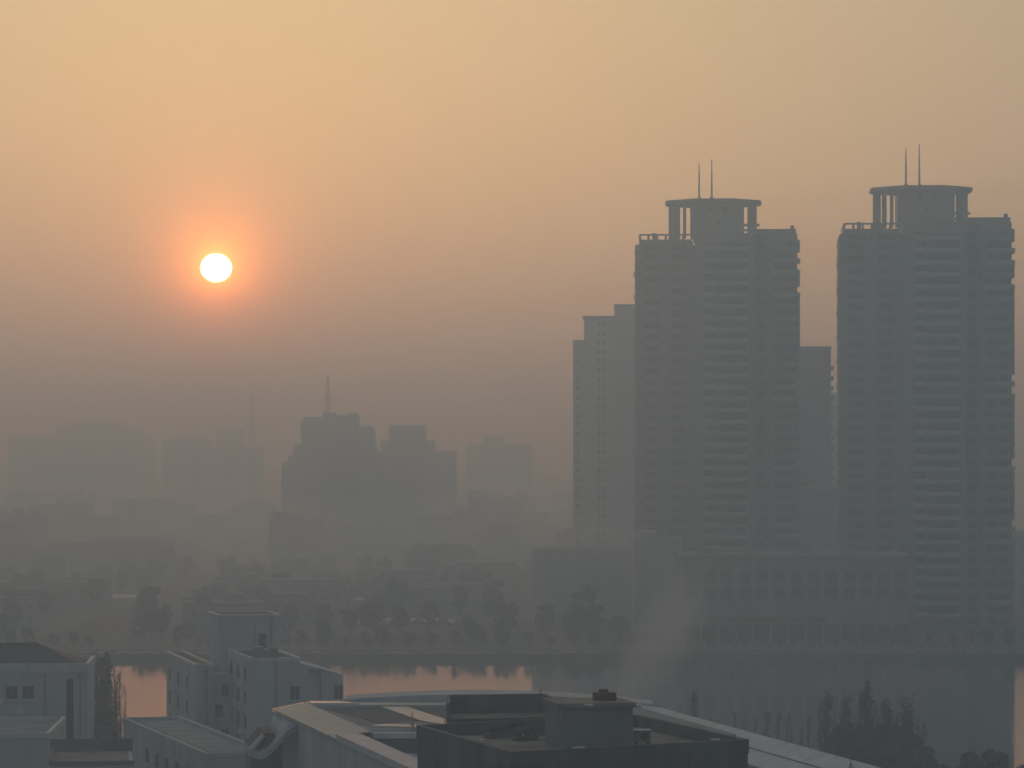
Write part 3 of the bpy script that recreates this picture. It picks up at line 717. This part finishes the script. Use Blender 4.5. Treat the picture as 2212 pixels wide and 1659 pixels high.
# ---------------------------------------------------------------- the big hall with the white rim
hall = empty('sports_hall', (-22.8, 330, 0), 0, 'large flat hall with a wide white rim round a sunken roof and court', 'hall')
SH = .232
def hp(a, s, z): return (a + SH * s, -s, z)                 # a: across the hall, s: towards the viewer
def hprism(mb, poly, z0, z1):
    return mb.prism([hp(a, s, 0)[:2] for a, s in poly], z0, z1)
q = MB(); Hn = 108
hprism(q, [(0, 0), (0, Hn), (.5, Hn), (.5, 0)], -1, 20.05); hprism(q, [(34.6, 0), (34.6, Hn), (35.2, Hn), (35.2, 0)], -1, 19.9); hprism(q, [(.51, 0), (.51, .5), (34.59, .5), (34.59, 0)], -1, 20.05)
q.build('wall', M['white'], hall)
# far half: inner roof lower than the rim
q = MB(); hprism(q, [(2.85, 2.9), (2.85, 33.6), (34.4, 33.6), (34.4, 2.9)], 19.4, 20.45); q.build('roof', M['greyroof'], hall)
q = MB(); q.bm.faces.new([q.bm.verts.new(hp(*p)) for p in ((-.35, -.2, 20.1), (2.8, -.2, 20.75), (2.8, 34, 20.75), (-.35, 34, 20.1))]); 
q.bm.faces.new([q.bm.verts.new(hp(*p)) for p in ((-.35, 34, 19.95), (2.8, 34, 20.6), (2.8, -.2, 20.6), (-.35, -.2, 19.95))])
for a in [-.3 + .33 * k for k in range(10)]:
    z = 20.1 + (a + .35) * .206; hprism(q, [(a, -.2), (a, 34), (a + .05, 34), (a + .05, -.2)], z - .1, z + .06)
q.build('ribbed_eave', M['rib'], hall)
q = MB(); hprism(q, [(2.55, 2.9), (2.55, 34.2), (2.84, 34.2), (2.84, 2.9)], 18.5, 20.59); q.build('upstand', M['concrete'], hall)
q = MB(); hprism(q, [(2.81, -.3), (2.81, 2.88), (34.5, 2.88), (34.5, -.3)], 20.1, 20.72); q.build('back_rim', M['pale'], hall)
q = MB(); hprism(q, [(3.1, -.1), (3.1, 2.4), (7.6, 2.4), (6.2, -.1)], 20.73, 20.86); q.build('skylight', M['roofwhite'], hall)  # white colour carries the sun glint at the tip of the rim
def hs(px, py):
    d = 24.25 * F / (py - HY); return (PX(px, d) + 22.8, d - 330)
q = MB(); q.prism([hs(*p) for p in ((822, 1556), (906, 1550), (810, 1518.5), (704, 1526))], 20.46, 20.5); q.build('roof_panel', M['darkpanel'], hall)
q = MB(); q.prism([hs(*p) for p in ((1010, 1560), (1010, 1535), (958, 1521), (872, 1519.5), (965, 1545))], 20.46, 20.5); q.build('roof_panel', M['darkpanel'], hall)
q = MB(); q.prism([hs(*p) for p in ((908, 1551), (965, 1561), (1000, 1561), (868, 1518), (814, 1518.5))], 20.46, 20.56); q.build('walkway', M['pale'], hall)
q = MB(); q.prism([hs(*p) for p in ((800, 1562), (1020, 1568), (1020, 1563), (830, 1558))], 20.46, 20.53); q.build('walkway', M['pale'], hall)
# near half: court sunk behind the front parapet
q = MB(); hprism(q, [(.6, 33.7), (.6, 34.4), (34.5, 34.4), (34.5, 33.7)], 15, 20.15); q.build('court_wall', M['darkpanel'], hall)  # dark material puts the shadow on this court face into its colour
q = MB(); hprism(q, [(2.85, 33.62), (2.85, 34.55), (31, 34.55), (31, 33.62)], 20.16, 20.62); q.build('coping', M['white2'], hall)
q = MB(); hprism(q, [(3.2, 34.6), (3.2, Hn), (34, Hn), (34, 34.6)], 18.3, 18.9); q.build('court_roof', M['farpale'], hall)
q = MB(); hprism(q, [(-.3, 34.02), (-.3, Hn), (1.9, Hn), (1.9, 34.02)], 19.9, 20.5); hprism(q, [(1.4, 34.42), (1.4, Hn), (1.88, Hn), (1.88, 34.42)], 15.5, 19.89); q.build('rim', M['white2'], hall)
# sloping white roof band along the far long side, rounded at its back corner
prof = [(35.9, 20.55), (35.6, 20.62), (31.2, 19.2), (31.2, 18.9), (35.9, 20.2)]
a = []
q = MB()
ss = [-.6, 2, 5, 9] + list(range(14, Hn + 1, 6))
drop = {-.6: -.5, 2: -.15, 5: 0}
ringv = []
for s in ss: ringv.append([q.bm.verts.new(hp(x + (drop.get(s, 0) * 3), s, z + drop.get(s, 0) * .5)) for x, z in prof])
for r0, r1 in zip(ringv, ringv[1:]):
    for i in range(5): q.bm.faces.new((r0[i], r0[(i + 1) % 5], r1[(i + 1) % 5], r1[i]))
q.bm.faces.new(ringv[0]); q.bm.faces.new(ringv[-1][::-1])
q.build('sloped_roof', M['white2'], hall)
q = MB(); hprism(q, [(33.3, 6), (33.3, Hn), (33.42, Hn), (33.42, 6)], 19.7, 19.96); hprism(q, [(31.0, 34.6), (31.0, Hn), (31.19, Hn), (31.19, 34.6)], 15.8, 19.1); q.build('roof_seam', M['concrete'], hall)
# low vault behind the back rim
q = MB(); vt = [(11 + 30 * i / 16 - 4.5, 20.5 + .95 * math.sin(math.pi * min(1, .12 + i / 16 * .9)) ** .8) for i in range(17)]
q.side([(6.5, 15)] + vt + [(36.5, 15)], 1.0, 7); q.build('vault_roof', M['white'], hall)

def tripod(x, y, z, h, label):
    t = empty('aerial_tripod', (x, y, z), rnd.uniform(0, 2), label, 'aerial')
    MB().tube((0, 0, 0), (0, 0, h), .05, .03, 6).build('pole', M['metal'], t)
    for i in range(3):
        a = 2.1 * i; MB().tube((math.cos(a) * .6, math.sin(a) * .6, 0), (0, 0, h * .55), .03, .03, 5).build('leg', M['metal'], t)
    q = MB()
    for k, zz in enumerate((.8, .9, .98)): q.tube((-.5 + k * .12, 0, h * zz), (.5 - k * .12, 0, h * zz), .02, .02, 4)
    q.build('crossbar', M['metal'], t)
hx = lambda a, s: (-22.8 + a + SH * s, 330 - s)
tripod(*hx(13.4, 40), 18.9, 3.4, 'thin aerial tripod in the sunken court, taller of the pair')
tripod(*hx(11.0, 42), 18.9, 2.6, 'thin aerial tripod in the sunken court, shorter of the pair')
tripod(*hx(6.3, 33.9), 20.62, 1.7, 'thin mast on the corner of the white coping')
q = MB()
for s in range(3, 33, 3): hprism(q, [(2.9, s + .0), (34.3, s + .0), (34.3, s - .06), (2.9, s - .06)], 20.451, 20.457)
q.build('membrane_seam', M['darkpanel'], hall)
for a_, s_ in ((12, 27), (25, 22), (28, 9)):
    q = MB(); x_, y_, _ = hp(a_, s_, 0); q.box(x_ - .5, x_ + .5, y_ - .5, y_ + .5, 20.46, 20.8); q.tube((x_, y_, 20.801), (x_, y_, 21.0), .35, .2, 10); q.build('roof_vent', M['metal'], hall)
tripod(*hx(33.6, 66), 19.9, 1.9, 'small arched aerial on the sloping white roof band')

# ---------------------------------------------------------------- the dark building in front
A_, B_, C_, D_ = Vector((-6.2, 224.6, 0)), Vector((-.1, 204.6, 0)), Vector((14.7, 213.5, 0)), Vector((8.6, 233.5, 0))
db = empty('concrete_building', tuple(B_), 0, 'dark weathered concrete building nearest the camera with a parapet roof and stair house', 'building')
def L2(p): return (p.x - B_.x, p.y - B_.y)
def inset(t):
    c = (A_ + B_ + C_ + D_) / 4
    out = []
    P = [B_, C_, D_, A_]
    for i in range(4):
        p, pn, pp = P[i], P[(i + 1) % 4], P[i - 1]
        e1 = (pn - p).normalized(); e2 = (pp - p).normalized()
        s = abs(e1.cross(e2).z)
        out.append(p + (e1 + e2) * (t / s))
    return [L2(p) for p in out]
o0, o1, o2 = inset(-.06), inset(.28), inset(0)
MB().prism(o2, -1, 26.1).build('wall', M['concrete'], db)
MB().prism(inset(.3), 26.11, 26.2).build('roof', M['deck'], db)
for i in range(4):
    j = (i + 1) % 4
    MB().prism([o0[i], o0[j], o1[j], o1[i]], 26.105, 27.0).build('parapet', M['concrete'], db)
def on_roof(px, py, z): 
    d = (EYE - z) * F / (py - HY); return PX(px, d), d
# stair house
sxy = on_roof(1212, 1617, 26.2); sd_ = sxy[1]
s0 = PX(1213, sd_) - B_.x; s1 = PX(1368, sd_) - B_.x; sy = sd_ - B_.y
q = MB(); q.prism([(s0, sy), (s1, sy + .9), (s1 - 1.0, sy + 5.2), (s0 - 1.0, sy + 4.3)], 26.205, 28.75); stair = q.build('stair_house', M['concrete2'], db)
q = MB(); q.prism([(s0 - .2, sy - .25), (s1 + .2, sy + .65), (s1 - .9, sy + 5.5), (s0 - 1.25, sy + 4.6)], 28.76, 29.05); q.build('roof_slab', M['deck'], stair)
q = MB(); q.prism([(s1 - 2.3, sy + 2), (s1 - 1.0, sy + 2.2), (s1 - 1.2, sy + 3.2), (s1 - 2.5, sy + 3.0)], 29.06, 29.55); q.box(s1 - 2.1, s1 - 1.5, sy + 2.4, sy + 2.9, 29.551, 29.75); q.build('hatch', M['rust'], stair)
# penthouse at the back
pd = 229.5
q = MB(); x0, x1 = PX(965, pd) - B_.x, PX(1222, pd) - B_.x; py0 = pd - B_.y
pent_poly = [(x0, py0), (x1, py0 + 2.0), (x1 - 1.3, py0 + 9.5), (x0 - .2, py0 + 8.0)]
q.prism(pent_poly, -1, 26.7); pent = q.build('penthouse', M['concrete'], db)
q = MB(); n = 4
cx = sum(p[0] for p in pent_poly) / 4; cy = sum(p[1] for p in pent_poly) / 4
inn = [(cx + (x - cx) * .93, cy + (y - cy) * .93) for x, y in pent_poly]
for i in range(4):
    if i == 0: q.prism([pent_poly[0], pent_poly[1], inn[1], inn[0]], 26.705, 27.0)
    else: q.prism([pent_poly[i], pent_poly[(i + 1) % 4], inn[(i + 1) % 4], inn[i]], 26.705, 28.05)
q.build('parapet', M['concrete'], pent)
MB().prism(inn, 26.703, 26.76).build('roof', M['deck'], pent)
MB().box(x0 - .7, x0 - .01, py0 + .4, py0 + 1.1, 25.6, 25.85).build('bracket', M['concrete'], pent)
q = MB(); q.tube((x1 - 1.6, py0 + 9.2, 28.05), (x1 - 1.6, py0 + 9.2, 28.5), .04, .03, 5); q.build('lightning_rod', M['metal'], pent)

q = MB()
for t_ in (.2, .75): 
    p = B_.lerp(C_, t_) - B_; n_ = Vector((C_.y - B_.y, -(C_.x - B_.x), 0)).normalized() * .16; q.tube((p.x + n_.x, p.y + n_.y, 0), (p.x + n_.x, p.y + n_.y, 26.3), .08, .08, 8)
q.build('downpipe', M['metal'], db)
q = MB()
for t_ in (.12, .4, .66, .92):
    p = A_.lerp(D_, t_) - B_; q.tube((p.x, p.y, 27.0), (p.x, p.y, 27.5), .025, .025, 5)
for za in (27.28, 27.48):
    p, p2 = A_.lerp(D_, .12) - B_, A_.lerp(D_, .92) - B_; q.tube((p.x, p.y, za), (p2.x, p2.y, za), .018, .018, 4)
q.build('handrail', M['metal'], db)
# things lying on the roofs
def ac_unit(px, py, z, label, s=1.0, rz=.2):
    x, y = on_roof(px, py, z); t = empty('air_conditioner', (x, y, z), rz, label, 'air conditioner')
    MB().box(-.45 * s, .45 * s, -.18 * s, .18 * s, .12, .75 * s).build('casing', M['concrete2'], t); MB().box(-.48 * s, .48 * s, -.21 * s, .21 * s, .751 * s, .82 * s).build('lid', M['paint'], t)
    q = MB()
    for i in range(16): a = 2 * math.pi * i / 16; b = 2 * math.pi * (i + 1) / 16; q.bm.faces.new([q.bm.verts.new(p) for p in ((.1 * s, -.182 * s, .43 * s), (.1 * s + .26 * s * math.cos(a), -.185 * s, .43 * s + .26 * s * math.sin(a)), (.1 * s + .26 * s * math.cos(b), -.185 * s, .43 * s + .26 * s * math.sin(b)))])
    q.build('fan_grille', M['darkpanel'], t)
    for sx_ in (-1, 1): MB().box(sx_ * .35 * s - .05, sx_ * .35 * s + .05, -.2 * s, .2 * s, 0, .118).build('foot', M['rubber'], t)
ac_unit(1387, 1607, 26.2, 'white topped air conditioner on the dark roof beside the stair house', 1.15)
def board(px, py, z, w, d, h, m, name, label, cat, rz=.5):
    x, y = on_roof(px, py, z); o = MB().box(-w / 2, w / 2, -d / 2, d / 2, 0, h).box(-w / 2 + .03, w / 2 - .03, -d / 2 + .03, d / 2 - .03, h + .001, h + .03).build(name, M[m]); o.location = (x, y, z + .003); o.rotation_euler = (0, 0, rz); tag(o, label, cat)
board(1040, 1600, 27.0, .45, .2, .05, 'paint', 'board', 'pale board on the corner of the dark parapet', 'board', 1.3)
board(1250, 1616, 27.0, .8, .22, .05, 'paint', 'board', 'pale board on the parapet below the stair house', 'board', .55)
board(1545, 1598.5, 27.0, .6, .22, .06, 'paint', 'board', 'pale board on the parapet past the air conditioner', 'board', -.6)
board(1272, 1524, 29.1, .5, .3, .05, 'paint', 'sheet', 'small bright sheet on the stair house slab', 'sheet', .2)
board(1107, 1506, 26.78, 1.0, .4, .15, 'paint', 'sheet', 'pale sheet lying on the penthouse roof', 'sheet', .1)
def planter(px, py, w, d, h, seed, label):
    x, y = on_roof(px, py, 26.2); t = empty('roof_planter', (x, y, 26.2), .4, label, 'planter')
    MB().box(-w / 2, w / 2, -d / 2, d / 2, .01, h).build('trough', M['concrete'], t)
    q = MB(); leaf_cloud(q, (0, 0, h + .15), (w * .5, d * .5, .28), 130, .09, random.Random(seed)); q.build('dry_weeds', M['leafbrown'], t)
planter(1085, 1594, 2.2, .8, .3, 1, 'long planter with dry weeds, deepest in the dark roof')
planter(1135, 1600, 1.6, .7, .28, 2, 'planter of dry weeds in the middle of the dark roof')
planter(1165, 1589, 1.2, .6, .35, 3, 'planter of dry weeds close to the stair house')
planter(1118, 1584, .9, .6, .45, 4, 'small raised planter near the back parapet of the dark roof')
pipe = MB()
x, y = on_roof(1120, 1599, 26.2); x2, y2 = on_roof(1205, 1601, 26.2); pipe.tube((x, y, 26.28), (x2, y2, 26.28), .05, .05, 8); pipe.tube((x2, y2, 26.28), (x2, y2, 26.22), .05, .05, 8)
tag(pipe.build('water_pipe', M['metal']), 'thin pale pipe running across the dark roof to the stair house', 'pipe')
def vent(px, py, z, label):
    x, y = on_roof(px, py, z); t = empty('vent_pipe', (x, y, z), 0, label, 'vent')
    MB().tube((0, 0, 0), (0, 0, .7), .09, .09, 8).build('pipe', M['metal'], t); MB().tube((0, 0, .72), (0, 0, .86), .2, .04, 8).build('cowl', M['rust'], t)
vent(1428, 1582, 26.2, 'capped vent pipe on the far strip of the dark roof'); vent(1185, 1575, 26.2, 'capped vent pipe in front of the back parapet, left of the stair house')

# ---------------------------------------------------------------- far bank: railing, lamps, cars
rl = empty('river_railing', (0, Y_FAR + .9, .14), 0, 'long pale railing with posts along the far river bank', 'railing')
q = MB(); X0, X1 = PX(1330, 757), PX(2260, 757)
for z in (.35, .8, 1.2): q.box(X0, X1, -.04, .04, z - .05, z + .05)
q.box(X0, X1, -.3, .3, -.1, .18); q.build('rail', M['concrete2'], rl)
pp = None; x = X0 + .5
while x < X1:
    if pp is None: pp = MB().box(-.13, .13, -.13, .13, .181, 1.75).box(-.18, .18, -.18, .18, 1.751, 1.9).build('post', M['farpale'], rl); pp.location = (x, 0, 0)
    else: inst(pp, rl, (x, 0, 0))
    x += 2.45
def lamp_post():
    t = empty('street_lamp'); MB().tube((0, 0, 0), (0, 0, 7.2), .07, .05, 8).build('pole', M['metal'], t)
    MB().tube((0, 0, 7.1), (0, -1.5, 7.6), .05, .04, 6).build('arm', M['metal'], t); MB().box(-.14, .14, -2.0, -1.4, 7.55, 7.7).build('lamp_head', M['metal'], t); return t
LP = Proto(lamp_post())
for px in (1404, 1551, 1668, 1834, 1947, 2118):
    o = LP.next(0); o.location = (PX(px, 764), Y_FAR + 6.4, .14); tag(o, 'slim pale street lamp on the far riverside promenade', 'street lamp', 'street lamps along the far bank')

def make_car(m):
    t = empty('car')
    prof = [(-2.15, .35), (2.15, .35), (2.2, .75), (1.95, .9), (1.1, .98), (.55, 1.42), (-1.0, 1.45), (-1.6, 1.02), (-2.15, .95)]
    MB().side(prof, -.85, .85).build('body', M[m], t)
    MB().side([(1.0, .97), (.52, 1.36), (-.98, 1.39), (-1.5, 1.0)], -.865, .865).build('side_window', M['glass'], t)
    w = MB().tube((0, -.1, 0), (0, .1, 0), .33, .33, 12).tube((0, -.11, 0), (0, .11, 0), .17, .17, 8).build('wheel', M['rubber'], t); w.location = (-1.35, -.8, .33)
    for x, y in ((1.35, -.8), (-1.35, .8), (1.35, .8)): inst(w, t, (x, y, .33))
    return t
def make_van(m):
    t = empty('van')
    MB().side([(-2.4, .4), (2.4, .4), (2.45, 1.0), (2.0, 1.25), (1.5, 2.05), (-2.4, 2.1)], -.92, .92).build('body', M[m], t)
    MB().side([(1.9, 1.27), (1.5, 1.9), (.7, 1.9), (.7, 1.27)], -.935, .935).build('side_window', M['glass'], t)
    w = MB().tube((0, -.1, 0), (0, .1, 0), .36, .36, 12).build('wheel', M['rubber'], t); w.location = (-1.5, -.86, .36)
    for x, y in ((1.5, -.86), (-1.5, .86), (1.5, .86)): inst(w, t, (x, y, .36))
    return t
cars = {m: Proto(make_car(m)) for m in ('carwhite', 'cardark', 'carred')}
vans = Proto(make_van('carwhite'))
i = 0
for px in range(752, 985, 17):
    d = 880; m = ['carwhite', 'carwhite', 'cardark', 'carwhite', 'carred'][i % 5]; o = cars[m].next(0)
    o.location = (PX(px + rnd.uniform(-2, 2), d), d + (i % 3) * 5.6, .008); o.rotation_euler = (0, 0, R(90 if i % 3 else 3))
    nm = {'carwhite': 'white', 'cardark': 'dark', 'carred': 'red'}[m]
    tag(o, nm + ' car in the hazy car park beyond the river', 'car', 'cars in the hazy car park'); i += 1
o = vans.next(0); o.location = (PX(1094, 960), 960, 0); o.rotation_euler = (0, 0, R(20)); tag(o, 'white van parked among the trees beyond the river', 'van')
tl = bpy.data.materials.new('tail_lamp_glow'); tl.use_nodes = True; bb = tl.node_tree.nodes['Principled BSDF']
bb.inputs['Base Color'].default_value = (.3, .01, .01, 1); bb.inputs['Emission Color'].default_value = (1, .05, .03, 1); bb.inputs['Emission Strength'].default_value = 18
for j, (px, d) in enumerate(((600, 1302), (566, 1302), (640, 1299), (690, 1302), (528, 1298))):
    o = cars[('cardark', 'carred', 'cardark', 'carwhite', 'cardark')[j]].next(0)
    o.location = (PX(px, d), d, .006); o.rotation_euler = (0, 0, R(74)); tag(o, ('dark', 'red', 'dark', 'white', 'dark')[j] + ' car with red tail lamps lit on the hazy avenue', 'car', 'cars with tail lamps lit on the avenue')
    for y in (-.6, .6):
        l_ = MB().box(-2.3, -2.14, y - .28, y + .28, .62, .92).build('tail_lamp', tl, o)

# ---------------------------------------------------------------- trees on both banks and in the city
POP = Proto(poplar(14, 1.5, 1), poplar(14, 1.7, 2), poplar(14, 1.3, 3))
BR = Proto(broad_tree(8, 3.0, 11), broad_tree(8, 3.4, 12), broad_tree(8, 2.8, 13, m='leafbrown'), broad_tree(8, 3.2, 14, m='leafbrown'))
NB = Proto(broad_tree(9, 3.2, 31, .26, 130, 30), broad_tree(9, 2.8, 32, .26, 130, 30, m='leafbrown'))
BARE = Proto(poplar(14, 1.0, 41, .8, leaves=0), poplar(14, .85, 42, .75, leaves=1), poplar(14, 1.1, 43, .8, leaves=0), poplar(14, .9, 44, .7, leaves=0))
# near bank, right-hand group: bare poplars, denser towards the water gap
Rr = random.Random(5)
def near(px, d, top, proto, label, group, name=None):
    h = PZ(top, d); o = proto.next(); base = 14 if proto in (POP, BARE) else 9
    put(o, PX(px, d), d, h / base, None, label, group)
g1 = 'bare poplars behind the sloping white roof'
for i in range(16):
    px = 1470 + i * 20 + Rr.uniform(-6, 6); near(px, 405 + Rr.uniform(-12, 20), 1545 - 20 * math.sin(i * .9) - Rr.uniform(0, 34), BARE, 'thin bare poplar rising behind the sloping white roof band', g1)
for i in range(15):
    px = 1790 + i * 14.5 + Rr.uniform(-5, 5); near(px, 395 + Rr.uniform(-12, 25), 1482 + Rr.uniform(0, 34) + (abs(i - 6) * 4), POP if i % 3 == 0 else BARE, 'taller poplar in the dense clump before the river', 'poplars of the dense clump')
for px, top, d in ((1850, 1545, 400), (1895, 1535, 404), (1940, 1545, 408), (1890, 1595, 380)):
    near(px, d, top, NB, 'leafy dark tree filling the dense clump before the river', 'leafy trees of the dense clump')
for px, top, d in ((2040, 1636, 395), (2085, 1628, 395), (2130, 1622, 396), (2175, 1640, 394), (2205, 1645, 392)):
    near(px, d, top, NB, 'round dark bush tree by the water in the lower corner', 'round bush trees by the water')
# near bank, between the white buildings
for px, top, d in ((194, 1432, 455), (203, 1410, 460), (212, 1398, 462), (221, 1394, 458), (230, 1396, 464), (238, 1404, 458), (247, 1440, 456), (256, 1452, 470), (264, 1448, 466), (274, 1480, 472)):
    near(px, d, top, BARE, 'bare poplar between the hip roofed building and the white stepped building', 'bare poplars between the white buildings')
for px, top, d in ((199, 1440, 452), (217, 1415, 455), (233, 1425, 452)):
    near(px, d, top, POP, 'leafy poplar between the hip roofed building and the white stepped building', 'leafy poplars between the white buildings')
for px, top, d in ((200, 1545, 440), (222, 1540, 445), (212, 1570, 436), (236, 1585, 438)):
    near(px, d, top, NB, 'dense dark tree between the hip roofed building and the white stepped building', 'dense trees between the white buildings')
# far bank row
x = -150
while x < 130:
    if -93 < x < -76: x = -76
    d = Y_FAR + Rr.uniform(19.5, 24); o = BR.next(); s = Rr.uniform(.3, .62)
    put(o, x, d, s, None, 'dark tree in the row along the far river bank', 'trees along the far bank'); x += Rr.uniform(3.0, 6.0)
# undergrowth along the far water's edge
ug = MB(); x = -170.0
while x < 170:
    leaf_cloud(ug, (x, Y_FAR - .1 + Rr.uniform(-.3, .4), Rr.uniform(-.9, .1)), (Rr.uniform(.8, 2.6), .6, Rr.uniform(.5, 1.3)), 26, .3, Rr); x += Rr.uniform(.9, 3.4)
tag(ug.build('bank_undergrowth', M['leafdark']), 'ragged undergrowth along the far water edge', kind='stuff')
# groves among the low city
n = 0; tries = 0
while n < 120 and tries < 5000:
    tries += 1
    d = Rr.uniform(788, 1240); px = Rr.uniform(-20, 1340); x = PX(px, d)
    if px > 1080 and d > 900 and px < 1370: continue
    if abs(x + 105) < 9 or (865 < d < 912 and -58 < x < -6) or any(abs(x - a[0]) < a[2] / 2 + 3 and abs(d - a[1]) < a[3] / 2 + 3 for a in specs): continue
    o = BR.next(); put(o, x, d, min(Rr.uniform(.7, 1.3), max(.35, (d - 712) * .058 / 8)), None, 'dark tree among the low hazy blocks beyond the river', 'trees among the low hazy blocks'); n += 1

# ---------------------------------------------------------------- the haze
hm = bpy.data.materials.new('city_haze'); hm.use_nodes = True; hn = hm.node_tree; hn.nodes.clear()
hv = hn.nodes.new('ShaderNodeVolumePrincipled'); hv.inputs['Density'].default_value = DENS; hv.inputs['Anisotropy'].default_value = ANIS
hv.inputs['Color'].default_value = (*HCOL, 1); hv.inputs['Density Attribute'].default_value = ''; hv.inputs['Absorption Color'].default_value = (HABS, HABS, HABS, 1)   # red light gets farther than blue
hn.links.new(hv.outputs[0], hn.nodes.new('ShaderNodeOutputMaterial').inputs['Volume'])
hz = MB().box(-7600, 7600, -400, 9100, -3.45, TOP).build('haze', hm)
tag(hz, kind='stuff'); hz['label'] = 'grey brown smog lying over the whole city'

# thin smoke drifting up from the near bank
sk = bpy.data.materials.new('thin_smoke'); sk.use_nodes = True; kn = sk.node_tree.nodes; kl = sk.node_tree.links; kn.clear()
kv = kn.new('ShaderNodeVolumePrincipled'); kv.inputs['Color'].default_value = (.8, .88, 1, 1); kv.inputs['Anisotropy'].default_value = .4; kv.inputs['Density Attribute'].default_value = ''
tcs = kn.new('ShaderNodeTexCoord'); kle = kn.new('ShaderNodeVectorMath'); kle.operation = 'LENGTH'; kl.new(tcs.outputs['Object'], kle.inputs[0])
k1 = kn.new('ShaderNodeMath'); k1.operation = 'SUBTRACT'; k1.use_clamp = True; k1.inputs[0].default_value = 1; kl.new(kle.outputs['Value'], k1.inputs[1])
kz = kn.new('ShaderNodeTexNoise'); kz.inputs['Scale'].default_value = 2.2; kz.inputs['Detail'].default_value = 3; kl.new(tcs.outputs['Object'], kz.inputs['Vector'])
k2 = kn.new('ShaderNodeMath'); k2.operation = 'MULTIPLY'; kl.new(k1.outputs[0], k2.inputs[0]); kl.new(kz.outputs['Fac'], k2.inputs[1])
k3 = kn.new('ShaderNodeMath'); k3.operation = 'MULTIPLY'; k3.inputs[1].default_value = .28; kl.new(k2.outputs[0], k3.inputs[0]); kl.new(k3.outputs[0], kv.inputs['Density'])
kl.new(kv.outputs[0], kn.new('ShaderNodeOutputMaterial').inputs['Volume'])
sb = bmesh.new(); bmesh.ops.create_icosphere(sb, subdivisions=3, radius=1); sme = bpy.data.meshes.new('smoke'); sb.to_mesh(sme); sb.free(); sme.materials.append(sk)
smo = bpy.data.objects.new('smoke', sme); COL.objects.link(smo); tag(smo, 'thin pale smoke drifting over the river', kind='stuff')
smo.location = (PX(1425, 520), 520, PZ(1385, 520)); smo.scale = (5.5, 6, 15); smo.rotation_euler = (0, R(32), 0)

lm = hm.copy(); lm.name = 'low_city_haze'; lm.node_tree.nodes['Principled Volume'].inputs['Density'].default_value = DENS_LOW
lh = MB().box(-3200, 3200, 840, 7000, -3.2, 25).build('low_haze', lm)
tag(lh, 'denser smog lying low over the far streets', kind='stuff')
